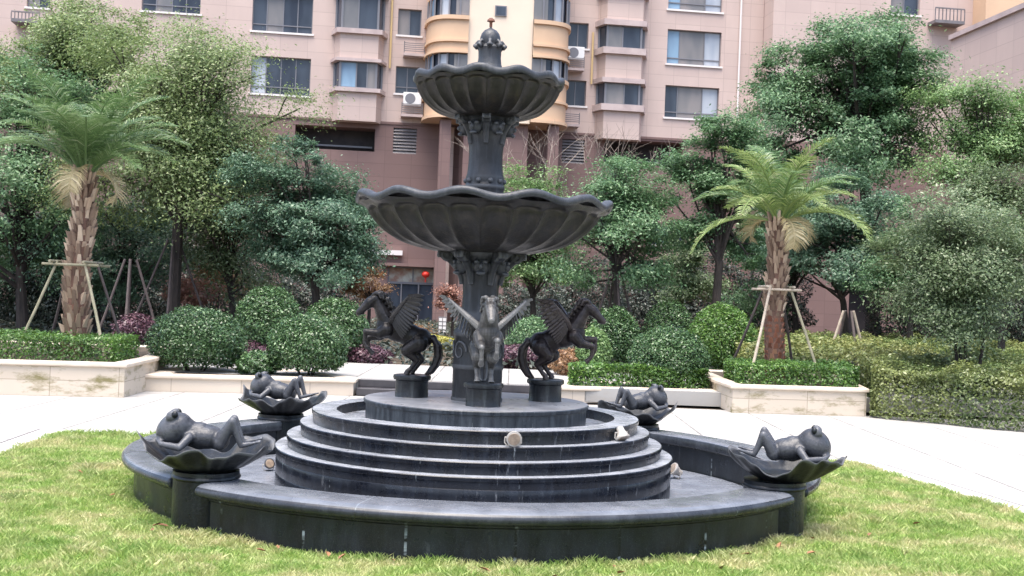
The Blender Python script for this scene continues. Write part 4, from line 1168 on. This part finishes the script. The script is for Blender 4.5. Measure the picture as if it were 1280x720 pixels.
# ------------------------------------------------------------------ the apartment building
AF = math.atan(.14); OD = 57.0
bld = empty('apartment_building', (0, OD, 0), AF, 'pink apartment block with bay windows and a cream and gold round-cornered tower', 'building')
def fp(px, py, t=0.0):
    x, y = deroll(px, py); ux = (x-640)/F
    d = (t+OD*math.cos(AF))/(math.cos(AF)-ux*math.sin(AF))
    X, Y, Zw = ux*d, d, EYE-(y-HZ)/F*d
    return X*math.cos(AF)+(Y-OD)*math.sin(AF), Zw
def hole(px0, py0, px1, py1, t=0.0):
    s0, z1 = fp(px0, py0, t); s1, z0 = fp(px1, py1, t)
    _, z1b = fp(px1, py0, t); _, z0b = fp(px0, py1, t)
    return (s0, s1, (z0+z0b)/2, (z1+z1b)/2)
def holed_wall(s0, s1, z0, z1, holes, t, depth=.35):
    xs = sorted({s0,s1}|{h[0] for h in holes}|{h[1] for h in holes}); zs = sorted({z0,z1}|{h[2] for h in holes}|{h[3] for h in holes})
    xs = [x for x in xs if s0 <= x <= s1]; zs = [z for z in zs if z0 <= z <= z1]
    mb = MB()
    for i in range(len(xs)-1):
        for j in range(len(zs)-1):
            cx, cz = (xs[i]+xs[i+1])/2, (zs[j]+zs[j+1])/2
            if any(h[0] < cx < h[1] and h[2] < cz < h[3] for h in holes): continue
            mb.add([(xs[i],t,zs[j]),(xs[i+1],t,zs[j]),(xs[i+1],t,zs[j+1]),(xs[i],t,zs[j+1])], [(0,1,2,3)])
    for a, b_, c, d_ in holes:
        mb.add([(a,t,c),(b_,t,c),(b_,t,d_),(a,t,d_),(a,t+depth,c),(b_,t+depth,c),(b_,t+depth,d_),(a,t+depth,d_)], [(0,1,5,4),(1,2,6,5),(2,3,7,6),(3,0,4,7)])
    return mb
def window(h, t, panes, parent, transom=None, rec=.16, sill=True, fw=.045):
    """frame with mullions set in the opening, glass sheets behind; panes = [(fraction, glass)]"""
    a, b_, c, d_ = h; y0 = t+rec
    fr = MB()
    fr.box(a,a+fw,y0,y0+.06,c,d_); fr.box(b_-fw,b_,y0,y0+.06,c,d_); fr.box(a+fw,b_-fw,y0,y0+.06,c,c+fw); fr.box(a+fw,b_-fw,y0,y0+.06,d_-fw,d_)
    x = a; edges = []
    for f_, gl in panes:
        nx = x+f_*(b_-a); edges.append((x, nx, gl)); x = nx
    for e in edges[:-1]: fr.box(e[1]-fw/2,e[1]+fw/2,y0-.004,y0+.056,c+fw,d_-fw)
    if transom: fr.box(a+fw,b_-fw,y0-.008,y0+.05,c+(d_-c)*transom-fw/2,c+(d_-c)*transom+fw/2)
    wo = fr.build('window', M['frame'], parent)
    for x0, x1, gl in edges:
        MB().box(x0+.005,x1-.005,y0+.03,y0+.036,c+.01,d_-.01).build('pane', M[gl], wo)
    MB().box(a-.001,b_+.001,y0+.25,y0+.27,c-.001,d_+.001).build('backing', M['dark_void'], wo)
    if sill: MB().box(a-.08,b_+.08,t-.07,t+.08,c-.09,c-.003).build('sill', M['white_trim'], wo)
    return wo
SZ = lambda px, py: fp(px, py)[1]
zsplit = (SZ(480,154)+SZ(870,172))/2
topz = 21.0
g4 = [(.24,'glass_dark'),(.27,'glass_curtain'),(.24,'glass_dark'),(.25,'glass_dark')]
g4b = [(.25,'glass_pale'),(.25,'glass_dark'),(.25,'glass_dark'),(.25,'glass_dark')]
g3 = [(.24,'glass_blue'),(.46,'glass_curtain'),(.30,'glass_pale')]
g3b = [(.24,'glass_dark'),(.46,'glass_curtain'),(.30,'glass_pale')]
g2 = [(.5,'glass_curtain'),(.5,'glass_dark')]; g2b = [(.5,'glass_dark'),(.5,'glass_dark')]
HU = []
def W(px0,py0,px1,py1,panes,transom=None,store=HU):
    h = hole(px0,py0,px1,py1); store.append(h); window(h, 0, panes, bld, transom)
W(316,-6,390,40,g4,.2); W(314,71,387,118,g4b,.2); W(318,-82,392,-38,g4,.2)
W(498,11,526,44,g2); W(495,83,523,117,g2b,.25); W(500,-62,528,-28,g2)
W(711,28,735,60,g2b); W(707,100,732,132,g2b); W(713,-44,738,-12,g2)
W(837,-32,903,13,g3,.2); W(835,38,901,81,g3,.18); W(832,108,898,148,g3b,.18)
W(178,-30,250,15,g4,.2); W(34,-25,62,9,g2)
s_l = fp(-170,100)[0]; s_r = fp(955,100)[0]
sA, sB = fp(420,100)[0], fp(476,100)[0]; sC, sD = fp(753,100)[0], fp(806,100)[0]
holed_wall(s_l, s_r, zsplit, topz, HU, 0).build('upper_wall', M['pink_wall'], bld)
# bottom edge band
MB().box(s_l,s_r,-.05,.0,zsplit-.12,zsplit-.004).build('string_course', M['mauve_wall'], bld)
# lower wall with the underpass openings, louvres, door, lower windows
HL = []
def H(*a): h = hole(*a); HL.append(h); return h
und1 = H(369,158,468,187); und2 = H(756,176,853,207)
lv1 = H(492,160,520,192); lv2 = H(703,174,730,204)
dr = H(485,334,545,421); w1 = H(812,283,856,306); op1 = H(796,347,860,400); op2 = H(436,247,520,258); op3 = H(690,250,760,276)
holed_wall(s_l, s_r, -.1, zsplit-.12, [ (a,b_,max(c,-.1),min(d_,zsplit-.13)) for a,b_,c,d_ in HL], 0, 1.2).build('lower_wall', M['mauve_wall'], bld)
for h in (und1, und2, op1, op2, op3): MB().box(h[0]-.05,h[1]+.05,1.21,1.3,h[2]-.05,h[3]+.05).build('recess', M['dark_void'], bld)
for h in (und1, und2): MB().box(h[0]+.1,h[1]-.1,.9,.98,h[2]+.25,h[2]+.33).build('rail', M['frame'], bld)
window(w1, 0, [(.5,'glass_blue'),(.5,'glass_dark')], bld)
def louvre(h):
    a,b_,c,d_ = h; mb = MB(); n = 8
    for k in range(n):
        z = c+(d_-c)*k/n; hh = (d_-c)/n
        mb.add([(a,.02,z),(b_,.02,z),(b_,.12,z+hh*.95),(a,.12,z+hh*.95),(a,.05,z),(b_,.05,z),(b_,.15,z+hh*.95),(a,.15,z+hh*.95)], [(0,1,2,3),(7,6,5,4),(3,2,6,7),(0,4,5,1)])
    mb.box(a,b_,.2,.22,c,d_); mb.build('louvre', M['louvre'], bld)
louvre(lv1); louvre(lv2)
# bays
def bay(px0, px1, wins, walls, ledges, zb_py, rightview):
    a = fp(px0,80,-.7)[0]; b_ = fp(px1,80,-.7)[0]; ch = .45
    def plan(off): # outline with chamfered sides
        return [(a-off-ch*.6, 0),(a-off,-.7-off),(b_+off,-.7-off),(b_+off+ch*.6,0)]
    pxm = (px0+px1)/2
    def prism(off, z0, z1, name, m):
        P = plan(off); k = 4
        mb = MB().add([(x,y,z0) for x,y in P]+[(x,y,z1) for x,y in P], [(3,2,1,0),(4,5,6,7)]+[(i,(i+1)%4,(i+1)%4+4,i+4) for i in range(3)])
        return mb.build(name, m, bld)
    zz_ = lambda py: fp(pxm, py, -.7)[1]
    for y0, y1 in walls: prism(0, zz_(y1), zz_(y0), 'bay_wall', M['pink_wall'])
    for y0, y1 in ledges: prism(.16, zz_(y1), zz_(y0), 'bay_ledge', M['trim'])
    for (y0, y1), pn in wins:
        z0, z1 = zz_(y1), zz_(y0)
        P = plan(-.05)
        wo = MB()
        fw = .05
        for i in range(4):
            x, y = P[i]; wo.box(x-fw, x+fw, y-fw if i in (1,2) else y-.08, y+fw if i in (1,2) else y, z0, z1)
        n = len(pn); xs = [P[1][0]+(P[2][0]-P[1][0])*sum(q[0] for q in pn[:k]) for k in range(1,n)]
        for x in xs: wo.box(x-.03,x+.03,P[1][1]-.03,P[1][1]+.03,z0,z1)
        wo.box(P[1][0],P[2][0],P[1][1]-.03,P[1][1]+.03,z0,z0+.05); wo.box(P[1][0],P[2][0],P[1][1]-.03,P[1][1]+.03,z1-.05,z1)
        w_ = wo.build('bay_window', M['frame'], bld)
        xx = [P[1][0]]+xs+[P[2][0]]
        for k in range(n): MB().box(xx[k],xx[k+1],P[1][1]+.005,P[1][1]+.012,z0,z1).build('pane', M[pn[k][1]], w_)
        for i, j in ((0,1),(2,3)):
            (x0,y0_),(x1,y1_) = P[i],P[j]
            MB().add([(x0,y0_,z0),(x1,y1_,z0),(x1,y1_,z1),(x0,y0_,z1)], [(0,1,2,3)]).build('pane', M['glass_dark'], w_)
        MB().box(P[1][0]+.1,P[2][0]-.1,-.35,-.3,z0,z1).build('backing', M['dark_void'], w_)
bay(424,472, [((-8,36),[(.45,'glass_curtain'),(.55,'glass_dark')]), ((77,110),[(.45,'glass_blue'),(.30,'glass_dark'),(.25,'glass_curtain')]), ((-82,-44),g2)],
    [(-38,-12),(42,73),(115,151)], [(-44,-38),(-12,-8),(36,42),(73,77),(110,115)], 151, True)
bay(757,802, [((32,60),[(.45,'glass_curtain'),(.55,'glass_dark')]), ((104,131),[(.55,'glass_curtain'),(.45,'glass_dark')]), ((-40,-12),g2)],
    [(-6,25),(68,98),(139,174)], [(-46,-40),(-12,-6),(25,32),(60,68),(98,104),(131,139)], 174, False)
# AC ledges, AC units, pipes
def ac_ledge(px0, py0, px1, py1):
    h = hole(px0,py0,px1,py1,-.5); a,b_,c,d_ = h
    MB().box(a,b_,-.6,0,c,c+.12).build('ac_ledge', M['trim'], bld)
    mb = MB(); 
    for k in range(5): mb.box(a,b_,-.6,-.58,c+.20+k*.09,c+.235+k*.09)
    mb.box(a,a+.04,-.6,-.56,c+.12,c+.66); mb.box(b_-.04,b_,-.6,-.56,c+.12,c+.66)
    mb.build('ac_grille', M['louvre'], bld); return h
def to_world(s_, t, z):
    ca, sa = math.cos(AF), math.sin(AF); return (s_*ca-t*sa, OD+s_*sa+t*ca, z)
led = [ac_ledge(505,50,531,70), ac_ledge(502,124,528,146), ac_ledge(709,66,730,88), ac_ledge(704,138,724,158)]
for h, lb in ((led[2],'white air conditioner on the ledge right of the gold tower'), (led[1],'white air conditioner on the ledge left of the gold tower, behind the upper basin')):
    a,b_,c,d_ = h
    ac = empty('air_conditioner', to_world((a+b_)/2,-.32,c+.125), AF, lb, 'air conditioner', 'air conditioners on ledges')
    MB().box(-.42,.42,-.16,.16,0,.60 if True else 0).build('casing', M['ac'], ac, bevel=.02)
    mb = MB()
    mb.v = []; 
    for k in range(24):
        an = 2*PI*k/24; mb.v.append((-.1+.24*math.cos(an), -.166, .31+.24*math.sin(an)))
    mb.f = [tuple(range(24))]; mb.build('fan_grille', M['frame'], ac)
    ac.location.z += .42
for (px, y0, y1, m) in ((925,-80,150,'white_trim'),(955,-80,150,'mauve_wall'),(488,-80,85,'yellow_pipe'),(741,40,105,'yellow_pipe')):
    sx = fp(px,60,-.1)[0]; z0, z1 = fp(px,y1,-.1)[1], fp(px,y0,-.1)[1]
    MB().tube([(sx,-.1,z0),(sx,-.1,z1)], .05, 8).build('pipe', M[m], bld, smooth=True)
# entrance
a,b_,c,d_ = dr; zt = fp(515,354)[1]; c = .2
mb = MB(); fwi = .07
mb.box(a,a+fwi,.1,.25,c,d_); mb.box(b_-fwi,b_,.1,.25,c,d_); mb.box(a,b_,.10,.25,d_-fwi,d_); mb.box(a+fwi,b_-fwi,.1,.25,zt-.05,zt+.05)
for q in (.28,.62): mb.box(a+(b_-a)*q-.03,a+(b_-a)*q+.03,.11,.24,c,zt-.05)
mb.box(a+(b_-a)*.5-.03,a+(b_-a)*.5+.03,.11,.24,zt+.05,d_-fwi)
de = mb.build('entrance_door', M['frame'], bld)
MB().box(a+fwi,b_-fwi,.18,.19,c,zt-.05).build('pane', M['glass_dark'], de)
MB().box(a+fwi,b_-fwi,.18,.19,zt+.05,d_-fwi).build('transom_panel', M['poster'], de)
MB().box(a,b_,.9,1.0,0,d_).build('backing', M['dark_void'], de)
MB().box(a-.4,b_+.1,-.5,.0,d_+.02,d_+.16).build('door_canopy', M['mauve_wall'], bld)
sx = fp(552,380,-.2)[0]; MB().box(sx-.28,sx+.28,-.22,-.002,0,zsplit-.13).build('pilaster', M['pink_wall'], bld)
h = hole(444,312,503,318,-.3); MB().box(h[0],h[1],-.35,-.002,h[2],h[3]).build('ledge', M['white_trim'], bld)
lx, lz = fp(532,343,-.3)
ln = empty('red_lantern', to_world(lx,-.3,lz), 0, 'round red lantern hanging over the building entrance', 'lantern')
MB().ell((0,0,0), (.19,.19,.155), 18, 12).build('lantern_body', M['lantern'], ln, smooth=True)
MB().tube([(0,0,.14),(0,0,.30)], .012, 6).build('cord', M['frame'], ln)
mb = MB().lathe([(.07,-.17),(.075,-.14)], 14); mb.tube([(0,0,-.16),(0,0,-.36)], .03, 6); mb.build('tassel', M['lantern'], ln)
# tower
s0, s1 = fp(585,60,-2.4)[0], fp(666,60,-2.4)[0]; sl = fp(533,60,-.6)[0]; sr = fp(709,60,-.6)[0]
ztb = fp(625,152,-2.4)[1]
MB().box(s0,s1,-2.3,.1,ztb,topz).build('tower_wall', M['cream_wall'], bld)
hq = hole(619,7,633,20,-2.3); 
mb = MB().box(hq[0],hq[1],-2.36,-2.301,hq[2],hq[3]); wq = mb.build('small_window', M['frame'], bld)
MB().box(hq[0]+.05,hq[1]-.05,-2.37,-2.361,hq[2]+.05,hq[3]-.05).build('pane', M['glass_dark'], wq)
def curved(left, z0, z1, off, name, m, parent=bld, a0=0.0, a1=1.0):
    xi, xo = (s0, sl) if left else (s1, sr); n = 20; P = []
    for k in range(n+1):
        u = (a0+(a1-a0)*k/n)*PI/2
        ex = .62
        P.append((xi+(xo-xi+(-off if left else off))*math.sin(u)**ex*(1 if True else 0), -(2.42+off)*max(0,math.cos(u))**ex))
    vs = [(x,y,z0) for x,y in P]+[(x,y,z1) for x,y in P]; k = n+1
    fs = [(i,i+1,i+1+k,i+k) for i in range(n)]
    c = [(xi,.02,z0),(xi,.02,z1)]
    vs += c; fs += [tuple(range(k-1,-1,-1))+(2*k,), tuple(range(k,2*k))+(2*k+1,)]
    return MB().add(vs, fs).build(name, m, parent, smooth=True)
for left in (True, False):
    pm = 560 if left else 688
    zf_ = lambda py: fp(pm, py, -2.2)[1]
    o = 0 if left else 8
    bands = [(-64,-48,'w'),(-48,-40,'b'),(-40,-6,'s'),(-6,19+o,'w'),(19+o,24+o,'b'),(24+o,49+o,'s'),(49+o,52+o,'b'),(52+o,63+o,'s'),(63+o,66+o,'b'),(66+o,90+o,'w'),(90+o,95+o,'b'),(95+o,118+o,'s'),(118+o,121+o,'b'),(121+o,143+o,'s'),(143+o,147+o,'b')]
    if True: bands[2] = (-40,-6,'s')
    for y0, y1, k in bands:
        z0_, z1_ = zf_(y1), zf_(y0)
        if k == 's': curved(left, z0_, z1_, 0, 'bay_wall', M['gold_wall'])
        elif k == 'b': curved(left, z0_, z1_, .10, 'bay_band', M['gold_wall'])
        else:
            wn = curved(left, z0_, z1_, -.12, 'curved_window', M['glass_dark'])
            # mullions and differing panes
            xi, xo = (s0, sl) if left else (s1, sr)
            for q, u in enumerate((.06,.22,.40,.58,.76,.92)):
                u_ = u*PI/2; x = xi+(xo-xi)*math.sin(u_)**.62; y = -2.36*math.cos(u_)**.62
                MB().box(x-.035,x+.035,y-.03,y+.06,z0_,z1_).build('mullion', M['frame'], wn)
            for a0_, a1_, gl in ((.0,.12,'glass_curtain'),(.22,.46,'glass_pale'),(.60,.78,'glass_blue')):
                curved(left, z0_+.05, z1_-.05, -.08, 'pane', M[gl], wn, a0_, a1_)
for px in (555, 690):
    sx = fp(px,200,-1.9)[0]; MB().box(sx-.25,sx+.25,-2.1,-1.6,0,ztb-.01).build('tower_column', M['mauve_wall'], bld)
MB().box(s0,s1,-1.9,-.01,0,ztb-.012).build('tower_base', M['mauve_wall'], bld)
# recessed strip and the forward right part
sR0 = fp(964,100,-1.4)[0]; sR1 = fp(1215,60,-1.4)[0]
MB().box(s_r+.002,sR0,.4,.5,-.1,topz).build('recessed_wall', M['mauve_wall'], bld)
HR = []
for q in ((1115,-20,1150,18),(1112,55,1147,92)):
    h = hole(*q,-1.4); HR.append(h); window(h, -1.4, g2, bld)
hg = hole(1062,353,1099,421,-1.4); hg = (hg[0],hg[1],0,hg[3])
holed_wall(sR0, sR1, zsplit, topz, HR, -1.4).build('upper_wall', M['pink_wall'], bld)
holed_wall(sR0, sR1, -.1, zsplit-.002, [hg], -1.4, 1.0).build('lower_wall', M['mauve_wall'], bld)
MB().add([(sR0,-1.4,-.1),(sR0,.4,-.1),(sR0,.4,topz),(sR0,-1.4,topz)], [(0,1,2,3)]).build('side_wall', M['pink_wall'], bld)
MB().box(hg[0]-.05,hg[1]+.05,-.39,-.3,-.1,hg[3]+.05).build('recess', M['dark_void'], bld)
hb = hole(1168,12,1204,30,-2.0)
mb = MB().box(hb[0],hb[1],-2.2,-1.402,hb[2],hb[2]+.15)
for k in range(9): x = hb[0]+(hb[1]-hb[0])*k/8; mb.box(x-.02,x+.02,-2.18,-2.14,hb[2]+.15,hb[3])
mb.box(hb[0],hb[1],-2.19,-2.13,hb[3],hb[3]+.06); mb.build('balcony', M['louvre'], bld)
hb = hole(14,16,49,28,-.8)
mb = MB().box(hb[0],hb[1],-.9,-.002,hb[2],hb[2]+.15)
for k in range(9): x = hb[0]+(hb[1]-hb[0])*k/8; mb.box(x-.02,x+.02,-.88,-.84,hb[2]+.15,hb[3])
mb.box(hb[0],hb[1],-.89,-.83,hb[3],hb[3]+.06); mb.build('balcony', M['louvre'], bld)
MB().box(s_l,sR1,.6,14,topz-.2,topz).build('roof', M['trim'], bld)
MB().box(s_l,sR1,13.6,14,-.1,topz-.21).build('rear_wall', M['mauve_wall'], bld)

MB().box(sR1+.002,sR1+14,-2.6,2,7.6,topz).build('tower_wall', M['gold_wall'], bld)
for zk in (11.2,12.1,14.2): MB().box(sR1+.002,sR1+14,-2.75,-2.602,zk,zk+.14).build('bay_band', M['gold_wall'], bld)
# side wing at the right, running towards the viewer
wing = empty('side_building', (17.9,50,0), math.atan2(36-50, 19.5-17.9), 'lower mauve side building at the right edge, its roofline rising out of the picture', 'building')
# local +x runs towards the viewer, local -y faces left/the garden? keep both faces
Lw = math.hypot(36-50, 19.5-17.9)+6
hw_ = (7.2,9.0,6.4,7.9)
wins2 = [(6.2,8.2,5.4,7.0),(10,12,5.4,7.0)]
def flip(mb): return mb
holed_wall(0, Lw, 7.6, 12.9, [], 0).build('upper_wall', M['pink_wall'], wing)
holed_wall(0, Lw, -.1, 7.4, wins2, 0).build('lower_wall', M['mauve_wall'], wing)
MB().box(0,Lw,-.25,.0,7.402,7.598).build('string_course', M['trim'], wing)
for h in wins2: window(h, 0, [(.5,'glass_blue'),(.5,'glass_blue')], wing)
MB().box(0,Lw,-.12,8,12.902,13.1).build('parapet', M['trim'], wing)
MB().box(Lw-.1,Lw,.01,8,0,12.9).build('end_wall', M['mauve_wall'], wing)

# white notice board by the doorway
c = at(553,405,38)
sg = empty('notice_board', (c.x,38,.2), 0, 'small white notice board with two columns of panels near the doorway', 'notice board')
mb = MB()
for i in range(2):
    for j in range(4): mb.box(-.11+i*.125,-.11+i*.125+.10,-.015,.015,.10+j*.13,.10+j*.13+.10)
mb.build('panel', M['ac'], sg)
MB().box(-.13,.13,.016,.03,0,.64).build('backing_board', M['louvre'], sg)
